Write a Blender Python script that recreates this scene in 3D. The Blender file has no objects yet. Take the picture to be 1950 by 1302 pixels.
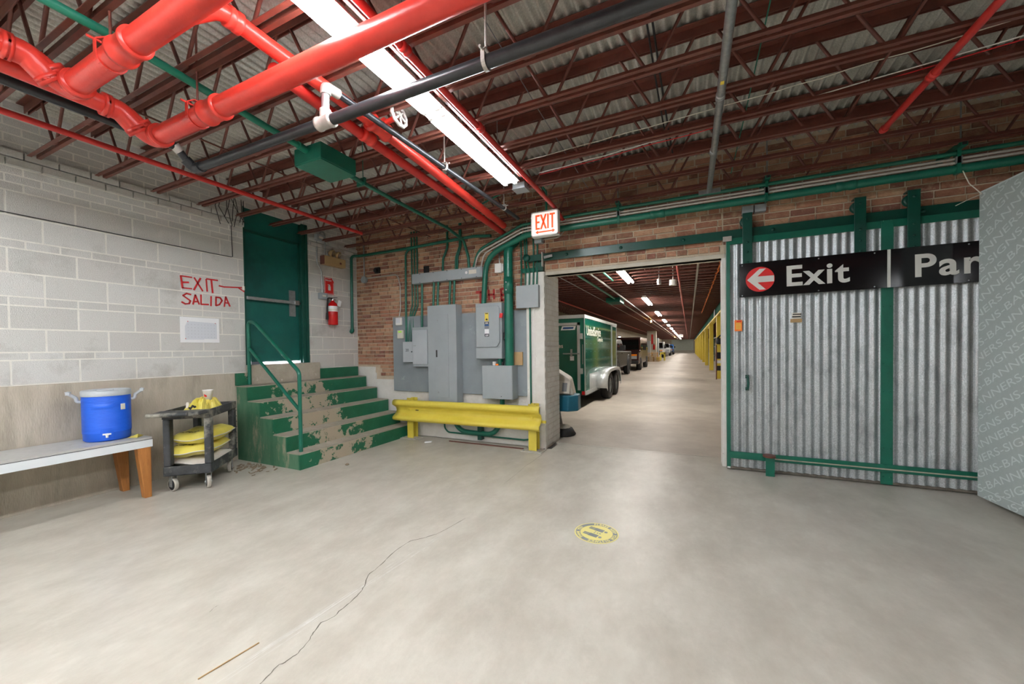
import bpy, bmesh, math, random
from mathutils import Vector, Matrix
random.seed(7)
scn = bpy.context.scene
COL = scn.collection
# ------------------------------------------------------------------ camera
FPX, YAW, PITCH, ROLL = 728.556, -0.433161, -0.0166905, -0.0135231
def cam_axes():
    cy, sy, cp, sp, cr, sr = math.cos(YAW), math.sin(YAW), math.cos(PITCH), math.sin(PITCH), math.cos(ROLL), math.sin(ROLL)
    f = Vector((sy*cp, cy*cp, sp)); rt = Vector((cy, -sy, 0)); up = rt.cross(f)
    return cr*rt + sr*up, -sr*rt + cr*up, f
r_, u_, f_ = cam_axes()
cd = bpy.data.cameras.new('camera'); cam = bpy.data.objects.new('camera', cd); COL.objects.link(cam)
cam.matrix_world = Matrix(((r_.x, u_.x, -f_.x, 0), (r_.y, u_.y, -f_.y, 0), (r_.z, u_.z, -f_.z, 1.30), (0, 0, 0, 1)))
cd.sensor_fit = 'HORIZONTAL'; cd.sensor_width = 36; cd.lens = 36*FPX/1950; cd.shift_y = 25.593/1950
cd.clip_start = 0.02; cd.clip_end = 300
scn.camera = cam
# ------------------------------------------------------------------ world, exposure
wd = bpy.data.worlds.new('world'); scn.world = wd; wd.use_nodes = True
wd.node_tree.nodes['Background'].inputs[0].default_value = (.75, .8, .9, 1)
wd.node_tree.nodes['Background'].inputs[1].default_value = 0.05
scn.view_settings.view_transform = 'Standard'; scn.view_settings.look = 'None'
scn.view_settings.gamma = 1; scn.view_settings.use_curve_mapping = False
scn.view_settings.exposure = 0.85
TUBE_POWER = 40.0      # emission of the fluorescent tubes
# ------------------------------------------------------------------ materials
def lin(c):
    return tuple((v/255/12.92 if v/255 <= .04045 else ((v/255+.055)/1.055)**2.4) for v in c)
MATS = {}
def mat(name, c1, c2=None, scale=6, rough=.6, metal=0, bump=0, bscale=60, stretch=(1,1,1), c3=None, c3scale=3, c3lo=.55, c3hi=.62, detail=6, emit=None, spec=.5, contrast=(.3,.7), bdist=.01, roughvar=0, alpha=None, trans=None):
    m = bpy.data.materials.new(name); m.use_nodes = True; nt = m.node_tree; N = nt.nodes; L = nt.links
    b = N['Principled BSDF']; MATS[name] = m
    b.inputs['Roughness'].default_value = rough; b.inputs['Metallic'].default_value = metal
    b.inputs['Specular IOR Level'].default_value = spec
    c1 = lin(c1); m.diffuse_color = (*c1, 1)
    b.inputs['Base Color'].default_value = (*c1, 1)
    if emit:
        b.inputs['Emission Color'].default_value = (*lin(emit[0]), 1); b.inputs['Emission Strength'].default_value = emit[1]
    if alpha is not None: b.inputs['Alpha'].default_value = alpha
    if trans is not None: b.inputs['Transmission Weight'].default_value = trans
    if c2 or bump or c3:
        geo = N.new('ShaderNodeNewGeometry'); mp = N.new('ShaderNodeMapping'); mp.inputs['Scale'].default_value = stretch
        L.new(geo.outputs['Position'], mp.inputs['Vector'])
    out = None
    if c2:
        n = N.new('ShaderNodeTexNoise'); n.inputs['Scale'].default_value = scale; n.inputs['Detail'].default_value = detail; n.inputs['Roughness'].default_value = .65
        L.new(mp.outputs[0], n.inputs['Vector'])
        r = N.new('ShaderNodeValToRGB'); r.color_ramp.elements[0].position = contrast[0]; r.color_ramp.elements[1].position = contrast[1]
        r.color_ramp.elements[0].color = (*c1, 1); r.color_ramp.elements[1].color = (*lin(c2), 1)
        L.new(n.outputs['Fac'], r.inputs[0]); out = r.outputs[0]
        if roughvar:
            mr = N.new('ShaderNodeMapRange'); mr.inputs[3].default_value = rough-roughvar; mr.inputs[4].default_value = rough+roughvar
            L.new(n.outputs['Fac'], mr.inputs[0]); L.new(mr.outputs[0], b.inputs['Roughness'])
    if c3:
        n3 = N.new('ShaderNodeTexNoise'); n3.inputs['Scale'].default_value = c3scale; n3.inputs['Detail'].default_value = 8; n3.inputs['Roughness'].default_value = .7
        mp3 = N.new('ShaderNodeMapping'); mp3.inputs['Location'].default_value = (3.1, 7.7, 1.3); mp3.inputs['Scale'].default_value = stretch
        L.new(geo.outputs['Position'], mp3.inputs[0]); L.new(mp3.outputs[0], n3.inputs['Vector'])
        r3 = N.new('ShaderNodeValToRGB'); r3.color_ramp.elements[0].position = c3lo; r3.color_ramp.elements[1].position = c3hi
        L.new(n3.outputs['Fac'], r3.inputs[0])
        mx = N.new('ShaderNodeMix'); mx.data_type = 'RGBA'
        L.new(r3.outputs[0], mx.inputs[0])
        if out: L.new(out, mx.inputs[6])
        else: mx.inputs[6].default_value = (*c1, 1)
        mx.inputs[7].default_value = (*lin(c3), 1); out = mx.outputs[2]
    if out: L.new(out, b.inputs['Base Color'])
    if bump:
        nb = N.new('ShaderNodeTexNoise'); nb.inputs['Scale'].default_value = bscale; nb.inputs['Detail'].default_value = 4
        L.new(mp.outputs[0], nb.inputs['Vector'])
        bp = N.new('ShaderNodeBump'); bp.inputs['Strength'].default_value = bump; bp.inputs['Distance'].default_value = bdist
        L.new(nb.outputs['Fac'], bp.inputs['Height']); L.new(bp.outputs[0], b.inputs['Normal'])
    return m
mat('floor', (184,178,165), (203,198,186), 4.5, .38, bump=.12, bscale=38, c3=(168,161,148), c3scale=2.2, c3lo=.44, c3hi=.78, roughvar=.10, spec=.4, stretch=(1.2,.75,1))
mat('floor2', (180,170,157), (203,194,181), 1.6, .50, bump=.06, bscale=30, c3=(163,152,140), c3scale=.6, c3lo=.45, c3hi=.7, roughvar=.08, spec=.3)
mat('crack', (124,117,106), (84,79,71), 20, .9)
mat('chalk', (214,212,205), (190,186,176), 14, .7, stretch=(1,1,1), contrast=(.35,.65))
mat('mortar', (236,234,226), (222,219,210), 9, .9, bump=.3, bscale=90)
for i, (a, b_) in enumerate((((196,195,189),(214,213,208)), ((189,188,182),(208,207,202)), ((201,200,195),(218,217,212)), ((193,191,185),(211,209,204)))):
    mat('cmu%d'%i, a, b_, 130, .92, bump=.5, bscale=160, detail=3, c3=(176,174,167), c3scale=2.2, c3lo=.55, c3hi=.75)
mat('conc_base', (172,162,145), (192,183,166), 3, .85, bump=.35, bscale=40, stretch=(3,3,.6), c3=(150,141,125), c3scale=1.4, c3lo=.5, c3hi=.68)
mat('mortar2', (210,196,174), (188,172,148), 8, .95, bump=.5, bscale=70)
BR = [((156,106,83),(180,132,105)), ((136,92,72),(166,119,94)), ((172,130,101),(196,158,128)), ((148,101,85),(128,86,71)), ((184,148,117),(162,121,94)), ((122,88,70),(156,113,90))]
for i, (a, b_) in enumerate(BR):
    mat('brick%d'%i, a, b_, 22, .9, bump=.6, bscale=60, c3=(190,164,134), c3scale=9, c3lo=.54, c3hi=.74)
mat('white_brick', (238,236,230), (222,219,211), 5, .8, bump=.5, bscale=30, c3=(150,138,122), c3scale=11, c3lo=.66, c3hi=.72)
mat('lintel', (205,199,183), (190,184,168), 6, .6)
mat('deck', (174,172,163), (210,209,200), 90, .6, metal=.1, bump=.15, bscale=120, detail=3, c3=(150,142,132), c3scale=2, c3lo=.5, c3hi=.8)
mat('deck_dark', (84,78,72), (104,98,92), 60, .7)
mat('rust', (98,54,44), (116,66,53), 12, .45, c3=(80,46,39), c3scale=6, c3lo=.5, c3hi=.75)
mat('red', (200,48,38), (214,62,50), 7, .32, bump=.08, bscale=40, spec=.5)
mat('red_d', (180,38,34), (194,48,42), 7, .38)
mat('green', (16,94,75), (22,106,85), 8, .32, bump=.05, bscale=60)
mat('green_lt', (22,116,92), (30,126,100), 8, .34)
mat('green_d', (10,66,56), (14,78,64), 9, .35, bump=.08, bscale=30)
mat('green_matte', (12,78,62), (16,88,70), 8, .8, spec=.1)
mat('green_door', (10,82,74), (18,98,88), 3, .42, bump=.06, bscale=30, c3=(8,70,64), c3scale=2, c3lo=.5, c3hi=.7)
mat('stair_green', (16,92,62), (26,104,74), 7, .5, bump=.2, bscale=40, c3=(172,160,140), c3scale=4.5, c3lo=.545, c3hi=.56)
_m = MATS['stair_green'].node_tree; _n3 = [n for n in _m.nodes if n.type == 'TEX_NOISE' and abs(n.inputs['Scale'].default_value-4.5) < .01][0]
_r3 = [l.to_node for l in _m.links if l.from_node == _n3][0]
_sp = _m.nodes.new('ShaderNodeSeparateXYZ'); _g = [n for n in _m.nodes if n.type == 'NEW_GEOMETRY'][0]; _m.links.new(_g.outputs['Position'], _sp.inputs[0])
_a = _m.nodes.new('ShaderNodeMath'); _a.operation = 'SUBTRACT'; _a.inputs[1].default_value = 3.45; _m.links.new(_sp.outputs[1], _a.inputs[0])
_b = _m.nodes.new('ShaderNodeMath'); _b.operation = 'ABSOLUTE'; _m.links.new(_a.outputs[0], _b.inputs[0])
_c = _m.nodes.new('ShaderNodeMapRange'); _c.inputs[1].default_value = .25; _c.inputs[2].default_value = .75; _c.inputs[3].default_value = .10; _c.inputs[4].default_value = -.16; _m.links.new(_b.outputs[0], _c.inputs[0])
_d = _m.nodes.new('ShaderNodeMath'); _d.operation = 'ADD'; _m.links.new(_n3.outputs['Fac'], _d.inputs[0]); _m.links.new(_c.outputs[0], _d.inputs[1]); _m.links.new(_d.outputs[0], _r3.inputs[0])
mat('stair_side', (46,108,78), (92,130,102), 5, .6, bump=.25, bscale=30, stretch=(1.6,1.6,.5), c3=(158,150,128), c3scale=2.6, c3lo=.56, c3hi=.66)
mat('tread', (184,176,160), (166,157,140), 8, .85, bump=.3, bscale=60, c3=(208,202,190), c3scale=14, c3lo=.62, c3hi=.68)
mat('black_pipe', (42,44,47), (56,58,61), 14, .3, metal=.3, c3=(120,120,118), c3scale=22, c3lo=.7, c3hi=.73)
mat('galv', (150,154,154), (180,184,184), 30, .38, metal=.75, bump=.06, bscale=70)
mat('galv_fit', (176,172,164), (196,192,186), 25, .5, metal=.35)
mat('zinc_sheet', (154,160,162), (204,210,212), 150, .42, metal=.55, bump=.1, bscale=150, detail=2, c3=(128,132,134), c3scale=6, c3lo=.5, c3hi=.75, stretch=(1,1,.55))
mat('elec', (152,160,163), (160,168,171), 5, .45)
mat('elec_lt', (170,178,183), (178,186,190), 5, .4)
mat('board', (130,139,143), (142,151,155), 4, .6, c3=(158,166,169), c3scale=7, c3lo=.62, c3hi=.7)
mat('yellow', (220,200,70), (228,210,88), 6, .45, bump=.08, bscale=30, c3=(170,158,96), c3scale=10, c3lo=.68, c3hi=.72)
mat('yellow_c', (224,198,60), (232,208,84), 4, .5)
mat('white', (236,236,232), None, rough=.5)
mat('enamel', (240,240,236), None, rough=.3)
mat('offwhite', (226,222,208), (214,209,194), 10, .6)
mat('paper', (240,241,242), None, rough=.7)
mat('paper_grey', (214,218,224), None, rough=.7)
mat('ink', (28,28,30), None, rough=.6)
mat('ink_grey', (120,124,130), None, rough=.6)
mat('black', (22,22,23), (34,34,35), 20, .5)
mat('rubber', (30,30,31), (44,43,42), 18, .75)
mat('sign_black', (14,14,16), (20,20,22), 5, .12)
mat('sign_white', (216,216,210), None, rough=.4)
mat('sign_red', (214,34,34), None, rough=.35)
mat('paint_red', (190,30,34), (206,46,46), 30, .7)
mat('paint_red2', (168,36,36), (150,44,40), 30, .8)
mat('exit_face', (250,240,236), None, rough=.5, emit=((255,236,228), .35))
mat('exit_red', (244,84,22), None, rough=.5, emit=((250,80,16), .35))
mat('tube', (255,255,255), None, rough=.5, emit=((246,250,255), TUBE_POWER))
mat('tube_passage', (255,255,255), None, rough=.5, emit=((255,248,240), TUBE_POWER*1.7))
mat('sodium', (255,190,90), None, rough=.5, emit=((255,180,80), 60))
mat('cooler_blue', (24,92,212), (28,98,220), 6, .36)
mat('cooler_lid', (196,202,206), (182,188,192), 12, .5)
mat('bench_top', (182,182,178), (196,196,192), 14, .4, c3=(150,148,142), c3scale=6, c3lo=.6, c3hi=.7)
mat('bench_edge', (226,232,234), None, rough=.35)
mat('wood', (150,94,40), (180,120,60), 7, .55, stretch=(4,4,.5), c3=(120,72,30), c3scale=20, c3lo=.6, c3hi=.68)
mat('cart', (44,46,48), (66,68,70), 12, .6, bump=.15, bscale=60, c3=(168,164,150), c3scale=4, c3lo=.50, c3hi=.70)
mat('bag_yellow', (222,206,80), (232,218,112), 6, .35, c3=(214,206,150), c3scale=5, c3lo=.62, c3hi=.7)
mat('bag_white', (214,206,196), (226,220,212), 10, .45)
mat('cup', (246,244,240), None, rough=.5)
mat('plaster', (176,166,148), (192,184,166), 3, .9, bump=.2)
mat('tan_box', (176,150,104), (184,158,112), 8, .5)
mat('ext_red', (200,24,26), None, rough=.22)
mat('chrome', (200,202,204), None, rough=.2, metal=.9)
mat('alum', (206,210,212), (218,222,222), 9, .3, metal=.45)
mat('trailer_green', (16,98,80), (20,106,86), 3, .07, metal=.25, spec=.8)
mat('car_dark', (38,36,36), (44,42,42), 3, .35, metal=.0, spec=.2)
mat('car_maroon', (54,34,32), (60,38,36), 3, .2, metal=.0)
mat('car_white', (206,208,208), None, rough=.25)
mat('car_blue', (40,84,140), None, rough=.25)
mat('car_glass', (16,20,20), None, rough=.05, spec=.8)
mat('amber', (236,130,30), None, rough=.2)
mat('lamp_red', (206,30,34), None, rough=.25)
mat('headlight', (190,194,196), None, rough=.1, metal=.4)
mat('sweeper_beige', (202,196,180), (190,184,168), 6, .5)
mat('sweeper_blue', (24,96,120), (30,108,132), 6, .4)
mat('pallet', (176,136,84), (196,158,104), 9, .8)
mat('banner', (170,181,179), (177,188,186), 40, .75)
mat('banner_print', (208,218,216), None, rough=.7)
mat('decal', (238,226,130), (230,218,140), 20, .5)
mat('decal_grey', (128,134,134), None, rough=.55)
mat('orange', (240,110,34), (248,140,40), 40, .5)
mat('cardboard', (190,158,112), (176,146,104), 12, .8)
mat('lcd', (140,190,60), None, rough=.3, emit=((140,190,60), .3))
mat('chalk_dust', (200,196,186), (170,164,150), 6, .9)
mat('debris', (120,104,84), (150,134,112), 30, .9)
mat('daylight', (255,250,255), None, rough=.5, emit=((250,240,255), 14))
mat('garage_panel', (196,206,196), (184,194,184), 4, .6)
# ------------------------------------------------------------------ geometry collector
class G:
    def __init__(s): s.v = []; s.f = []; s.m = []; s.sm = []; s.cur = 0; s.smooth = False
    def add(s, vs, fs):
        o = len(s.v); s.v += [tuple(p) for p in vs]
        for f in fs: s.f.append(tuple(i+o for i in f)); s.m.append(s.cur); s.sm.append(s.smooth)
        return s
    def box(s, x0, x1, y0, y1, z0, z1):
        if x0 > x1: x0, x1 = x1, x0
        if y0 > y1: y0, y1 = y1, y0
        if z0 > z1: z0, z1 = z1, z0
        return s.add([(x0,y0,z0),(x1,y0,z0),(x1,y1,z0),(x0,y1,z0),(x0,y0,z1),(x1,y0,z1),(x1,y1,z1),(x0,y1,z1)],
              [(0,3,2,1),(4,5,6,7),(0,1,5,4),(1,2,6,5),(2,3,7,6),(3,0,4,7)])
    def obox(s, c, ax, ay, az, hx, hy, hz):
        c, ax, ay, az = Vector(c), Vector(ax).normalized(), Vector(ay).normalized(), Vector(az).normalized()
        vs = [c + ax*hx*i + ay*hy*j + az*hz*k for k in (-1,1) for i, j in ((-1,-1),(1,-1),(1,1),(-1,1))]
        return s.add(vs, [(0,3,2,1),(4,5,6,7),(0,1,5,4),(1,2,6,5),(2,3,7,6),(3,0,4,7)])
    def bar(s, a, b, w, h, up=(0,0,1)):
        a, b = Vector(a), Vector(b); d = (b-a); L = d.length; d.normalize(); u = Vector(up)
        sd = d.cross(u)
        if sd.length < 1e-5: sd = d.cross(Vector((1,0,0)))
        sd.normalize(); u = sd.cross(d)
        return s.obox((a+b)/2, d, sd, u, L/2, w/2, h/2)
    def tube(s, pts, r, seg=12, caps=True, smooth=True):
        pts = [Vector(p) for p in pts]; n = len(pts); rr = r if isinstance(r, (list, tuple)) else [r]*n
        sm = s.smooth; s.smooth = smooth
        T = []
        for i in range(n):
            d = (pts[min(i+1,n-1)]-pts[max(i-1,0)]); d.normalize(); T.append(d)
        u = T[0].orthogonal().normalized(); vs = []
        for i in range(n):
            if i:
                ax = T[i-1].cross(T[i])
                if ax.length > 1e-8: u = Matrix.Rotation(T[i-1].angle(T[i]), 3, ax.normalized()) @ u
            w = T[i].cross(u)
            for k in range(seg):
                a = 2*math.pi*k/seg; vs.append(pts[i] + (u*math.cos(a)+w*math.sin(a))*rr[i])
        fs = [(i*seg+k, i*seg+(k+1)%seg, (i+1)*seg+(k+1)%seg, (i+1)*seg+k) for i in range(n-1) for k in range(seg)]
        s.add(vs, fs)
        if caps:
            s.smooth = False
            s.add(vs[:seg], [tuple(range(seg-1,-1,-1))]); s.add(vs[-seg:], [tuple(range(seg))])
        s.smooth = sm; return s
    def cyl(s, a, b, r, seg=16, r2=None): return s.tube([a, b], [r, r if r2 is None else r2], seg)
    def lathe(s, prof, c, axis=(0,0,1), seg=24, smooth=True, caps=True):
        c = Vector(c); a = Vector(axis).normalized(); u = a.orthogonal().normalized(); w = a.cross(u); n = len(prof)
        if abs(a.z) > .99: u, w = Vector((1,0,0)), Vector((0,1,0))*(1 if a.z > 0 else -1)
        vs = [c + a*z + (u*math.cos(2*math.pi*k/seg)+w*math.sin(2*math.pi*k/seg))*r for (r, z) in prof for k in range(seg)]
        sm = s.smooth; s.smooth = smooth
        s.add(vs, [(i*seg+k, i*seg+(k+1)%seg, (i+1)*seg+(k+1)%seg, (i+1)*seg+k) for i in range(n-1) for k in range(seg)])
        s.smooth = False
        if caps and prof[0][0] > 1e-6: s.add(vs[:seg], [tuple(range(seg-1,-1,-1))])
        if caps and prof[-1][0] > 1e-6: s.add(vs[-seg:], [tuple(range(seg))])
        s.smooth = sm; return s
    def prism(s, poly, o, ux, uy, d):
        o, ux, uy, d = Vector(o), Vector(ux), Vector(uy), Vector(d); n = len(poly)
        a = [o+ux*p+uy*q for p, q in poly]; b = [p+d for p in a]
        area = sum(poly[i][0]*poly[(i+1)%n][1]-poly[(i+1)%n][0]*poly[i][1] for i in range(n))
        flip = (area > 0) == (ux.cross(uy).dot(d) > 0)
        fs = [tuple(range(n)), tuple(range(2*n-1, n-1, -1))] + [(i, i+n, (i+1)%n+n, (i+1)%n) for i in range(n)]
        if flip: fs = [tuple(reversed(f)) for f in fs]
        return s.add(a+b, fs)
    def grid(s, fn, nu, nv, smooth=True):
        sm = s.smooth; s.smooth = smooth
        vs = [fn(i/nu, j/nv) for j in range(nv+1) for i in range(nu+1)]
        s.add(vs, [(j*(nu+1)+i, j*(nu+1)+i+1, (j+1)*(nu+1)+i+1, (j+1)*(nu+1)+i) for j in range(nv) for i in range(nu)])
        s.smooth = sm; return s
    def strokes(s, lines, w, o, ux, uy, d):
        o, ux, uy, d = Vector(o), Vector(ux), Vector(uy), Vector(d)
        for ln in lines:
            for (a, b), (c, e) in zip(ln[:-1], ln[1:]):
                L = math.hypot(c-a, e-b); tx, ty = (c-a)/L, (e-b)/L; k = w*random.uniform(.42, .55)
                a2, b2, c2, e2 = a-tx*k*.5, b-ty*k*.5, c+tx*k*.5, e+ty*k*.5
                s.prism([(a2-ty*k, b2+tx*k), (a2+ty*k, b2-tx*k), (c2+ty*k, e2-tx*k), (c2-ty*k, e2+tx*k)], o, ux, uy, d)
        return s
    def ext(s, g):
        o = len(s.v); s.v += g.v; s.f += [tuple(i+o for i in f) for f in g.f]; s.m += g.m; s.sm += g.sm; return s
    def mesh(s, name, org):
        me = bpy.data.meshes.new(name); me.from_pydata([(x-org[0], y-org[1], z-org[2]) for x, y, z in s.v], [], s.f)
        me.polygons.foreach_set('material_index', s.m); me.polygons.foreach_set('use_smooth', s.sm); me.update(); return me
def fillet(pts, R, n=6):
    pts = [Vector(p) for p in pts]; out = [pts[0]]
    for i in range(1, len(pts)-1):
        a, b, c = pts[i-1], pts[i], pts[i+1]; d1 = (a-b).normalized(); d2 = (c-b).normalized(); ang = d1.angle(d2)
        t = min(R/math.tan(ang/2), (a-b).length*.49, (c-b).length*.49)
        p, q = b+d1*t, b+d2*t
        for k in range(n+1):
            x = k/n; out.append((1-x)**2*p + 2*x*(1-x)*b + x*x*q)
    return out+[pts[-1]]
def text(st, size, o, ux, uy, d=.002, bold=0, align='LEFT', sx=1, space=1, clip=None):
    cu = bpy.data.curves.new('txt', 'FONT'); cu.body = st; cu.size = size; cu.offset = bold; cu.align_x = align
    cu.space_character = space; cu.resolution_u = 3 if size < .2 else 8
    ob = bpy.data.objects.new('txt', cu); COL.objects.link(ob)
    dg = bpy.context.evaluated_depsgraph_get(); me = bpy.data.meshes.new_from_object(ob.evaluated_get(dg))
    bpy.data.objects.remove(ob); bpy.data.curves.remove(cu)
    bm = bmesh.new(); bm.from_mesh(me); bpy.data.meshes.remove(me)
    if clip: clip(bm)
    o, ux, uy = Vector(o), Vector(ux).normalized(), Vector(uy).normalized(); nr = ux.cross(uy)
    bmesh.ops.remove_doubles(bm, verts=bm.verts, dist=1e-6)
    r = bmesh.ops.extrude_face_region(bm, geom=list(bm.faces))
    for v in r['geom']:
        if isinstance(v, bmesh.types.BMVert): v.co.z += d
    bm.verts.index_update(); g = G()
    g.add([o+ux*v.co.x*sx+uy*v.co.y+nr*v.co.z for v in bm.verts], [tuple(v.index for v in f.verts) for f in bm.faces]); bm.free()
    return g
# ------------------------------------------------------------------ objects
WO = {}
def link(o, name): COL.objects.link(o); return o
def tag(o, label=None, cat=None, group=None, kind=None):
    if label: o['label'] = label
    if cat: o['category'] = cat
    if group: o['group'] = group
    if kind: o['kind'] = kind
    return o
def thing(name, loc, label, cat, group=None, kind=None):
    o = bpy.data.objects.new(name, None); o.empty_display_size = .1; link(o, name); o.location = loc; WO[o] = Vector(loc)
    return tag(o, label, cat, group, kind)
def obj(name, g, m, parent=None, label=None, cat=None, group=None, kind=None, bevel=0, seg=2):
    xs, ys, zs = zip(*g.v)
    org = Vector(((min(xs)+max(xs))/2, (min(ys)+max(ys))/2, min(zs) if parent is None else (min(zs)+max(zs))/2))
    me = g.mesh(name, org)
    for k in (m if isinstance(m, (list, tuple)) else [m]): me.materials.append(MATS[k])
    o = bpy.data.objects.new(name, me); link(o, name); WO[o] = org
    if parent is not None: o.parent = parent; o.location = org - WO[parent]
    else: o.location = org
    if bevel:
        b = o.modifiers.new('bevel', 'BEVEL'); b.width = bevel; b.segments = seg; b.limit_method = 'ANGLE'; b.angle_limit = .7
    if parent is not None and kind is None and name in ('bolt', 'screw', 'rivet', 'set_screw', 'anchor_bolt', 'plan_marks', 'red_mark') and len(g.v) > 40: kind = 'stuff'
    return tag(o, label, cat, group, kind)
def dup(o, delta, parent=None, label=None):
    c = o.copy(); link(c, o.name); WO[c] = WO[o]+Vector(delta)
    if parent is None: c.location = o.location+Vector(delta)
    else: c.parent = parent
    if label: c['label'] = label
    for ch in list(o.children): dup(ch, delta, c)
    return c
ORD = ['nearest', 'second', 'third', 'fourth', 'fifth', 'sixth', 'seventh', 'eighth', 'ninth', 'tenth', 'eleventh', 'twelfth', 'thirteenth', 'fourteenth', 'fifteenth', 'sixteenth', 'seventeenth', 'eighteenth', 'nineteenth', 'twentieth'] + ['twenty-'+w for w in 'first second third fourth fifth sixth seventh eighth ninth'.split()] + ['thirtieth'] + ['thirty-'+w for w in 'first second third fourth fifth sixth seventh eighth ninth'.split()] + ['fortieth'] + ['forty-'+w for w in 'first second third fourth fifth sixth'.split()]
# ================================================================== the shell of the place
XL, YB, XR, YR, ZD = -5.0, 4.70, 8.0, -7.0, 3.38
YW2 = 5.22        # back face of the brick wall
fl = obj('floor', G().box(XL-.3, XR, YR, 4.68, -.12, 0), 'floor', label='grey worn concrete floor of the front room', kind='structure')
obj('floor_threshold', G().box(-1.62, .36, 4.684, 5.056, -.12, .0), 'floor', label='concrete strip in the doorway', kind='structure')
tf = obj('floor_passage', G().box(-6, 5, 5.06, 17.2, -.12, 0), 'floor2', label='concrete floor of the long parking passage', kind='structure')
obj('slab', G().box(-6, 5, 17.212, 48, -.12, 0), 'floor2', tf); obj('slab', G().box(-6, 5, 48.015, 92, -.12, 0), 'floor2', tf)
# cracks and chalky scuffs in the floor (thin films on it)
def ribbon(pts, w, z=.0007):
    g = G(); vs = []; n = len(pts)
    for i, (x, y) in enumerate(pts):
        a = pts[max(i-1,0)]; b = pts[min(i+1,n-1)]; L = math.hypot(b[0]-a[0], b[1]-a[1]); nx, ny = -(b[1]-a[1])/L, (b[0]-a[0])/L
        k = w*random.uniform(.35, 1.1)*(.3 if i in (0, n-1) else 1)/2
        vs += [(x+nx*k, y+ny*k, z), (x-nx*k, y-ny*k, z)]
    g.add(vs, [(2*i, 2*i+1, 2*i+3, 2*i+2) for i in range(n-1)]); return g
def wander(pts, n, amp):
    out = []
    for (a, b), (c, d) in zip(pts[:-1], pts[1:]):
        for k in range(n):
            t = k/n; out.append((a+(c-a)*t+random.uniform(-amp, amp), b+(d-b)*t+random.uniform(-amp, amp)))
    return out+[pts[-1]]
ck = [(-1.532,.931),(-1.556,1.009),(-1.542,1.038),(-1.538,1.087),(-1.558,1.149),(-1.586,1.195),(-1.607,1.255),(-1.587,1.312),(-1.597,1.359),(-1.596,1.42),(-1.609,1.485),(-1.635,1.55),(-1.696,1.64),(-1.702,1.709),(-1.718,1.807),(-1.736,1.915),(-1.732,2.054),(-1.668,2.13),(-1.616,2.229),(-1.57,2.503)]
obj('crack', ribbon(wander([(-1.5,.6)]+ck, 4, .003), .006), 'crack', fl, label='long thin crack')
obj('crack', ribbon(wander([(-2.19,1.077),(-2.21,1.11),(-2.209,1.131)], 3, .001), .003), 'crack', fl)
obj('crack', ribbon(wander([(-1.483,5.056),(-.997,4.995),(-.547,5.007),(-.191,5.013),(.344,5.05)], 6, .004), .009), 'crack', fl)
obj('crack', ribbon(wander([(-1.64,4.55),(-1.65,3.9),(-1.63,3.31)], 6, .004), .004), 'crack', fl)
gch = G()
for k in range(26):
    y0 = random.uniform(.75, 2.1); dx = random.gauss(0, .02); L = random.uniform(.15, .6)
    cx = lambda y: -1.70+.08*(y-.9)
    pts = [(cx(y0+L*t/5)+dx+random.uniform(-.002,.002), y0+L*t/5) for t in range(6)]
    gch.ext(ribbon(pts, random.uniform(.002,.007), .0004+.00001*k))
obj('scuff_mark', gch, 'chalk', fl, label='chalky white scuff streaks', kind='stuff')
# ---- left wall: poured base, block and brick courses, door opening
wl = thing('wall_left', (XL, 1.8, 0), 'pale concrete block wall on a poured base', 'wall', kind='structure'); del wl['category']
DY0, DY1, DZ0, DZ1 = 2.93, 3.805, 1.145, 3.12
g = G()
g.box(-5.3, -5.0032, YR, DY0, 1.05, 3.5); g.box(-5.3, -5.0032, DY1, 5.2, 1.05, 3.5)
g.box(-5.3, -5.0032, DY0, DY1, DZ1, 3.5)
obj('mortar_core', g, 'mortar', wl)
obj('base_wall', G().box(-5.3, -4.985, YR, 2.79, 0, 1.052), 'conc_base', wl, bevel=.006)
obj('base_wall', G().box(-5.3, -5.0, 2.79, 5.2, 0, 1.052), 'conc_base', wl)
BLK = {}
def piece(name, parent, sx, sy, sz, c, m, bev=.0):
    key = (name, round(sx, 3), round(sy, 3), round(sz, 3), m)
    if key not in BLK:
        me = G().box(-sx/2, sx/2, -sy/2, sy/2, -sz/2, sz/2).mesh(name, (0,0,0)); me.materials.append(MATS[m]); BLK[key] = me
    o = bpy.data.objects.new(name, BLK[key]); link(o, name); o.parent = parent; WO[o] = Vector(c); o.location = Vector(c)-WO[parent]; return o
courses = [(1.056,1.262,'b',0),(1.262,1.326,'r',0),(1.326,1.519,'b',1),(1.519,1.713,'b',0),(1.713,1.785,'r',1),(1.785,1.981,'b',1),(1.981,2.181,'b',0),(2.181,2.248,'r',0),(2.248,2.445,'b',1),(2.445,2.645,'b',0),
    (2.645,2.712,'r',0),(2.712,2.778,'r',1),(2.778,2.842,'r',0),(2.842,2.907,'l',1),(2.907,2.972,'l',0)] + [(2.972+.066*i, 3.038+.066*i, 'r', i%2) for i in range(6)]
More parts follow.
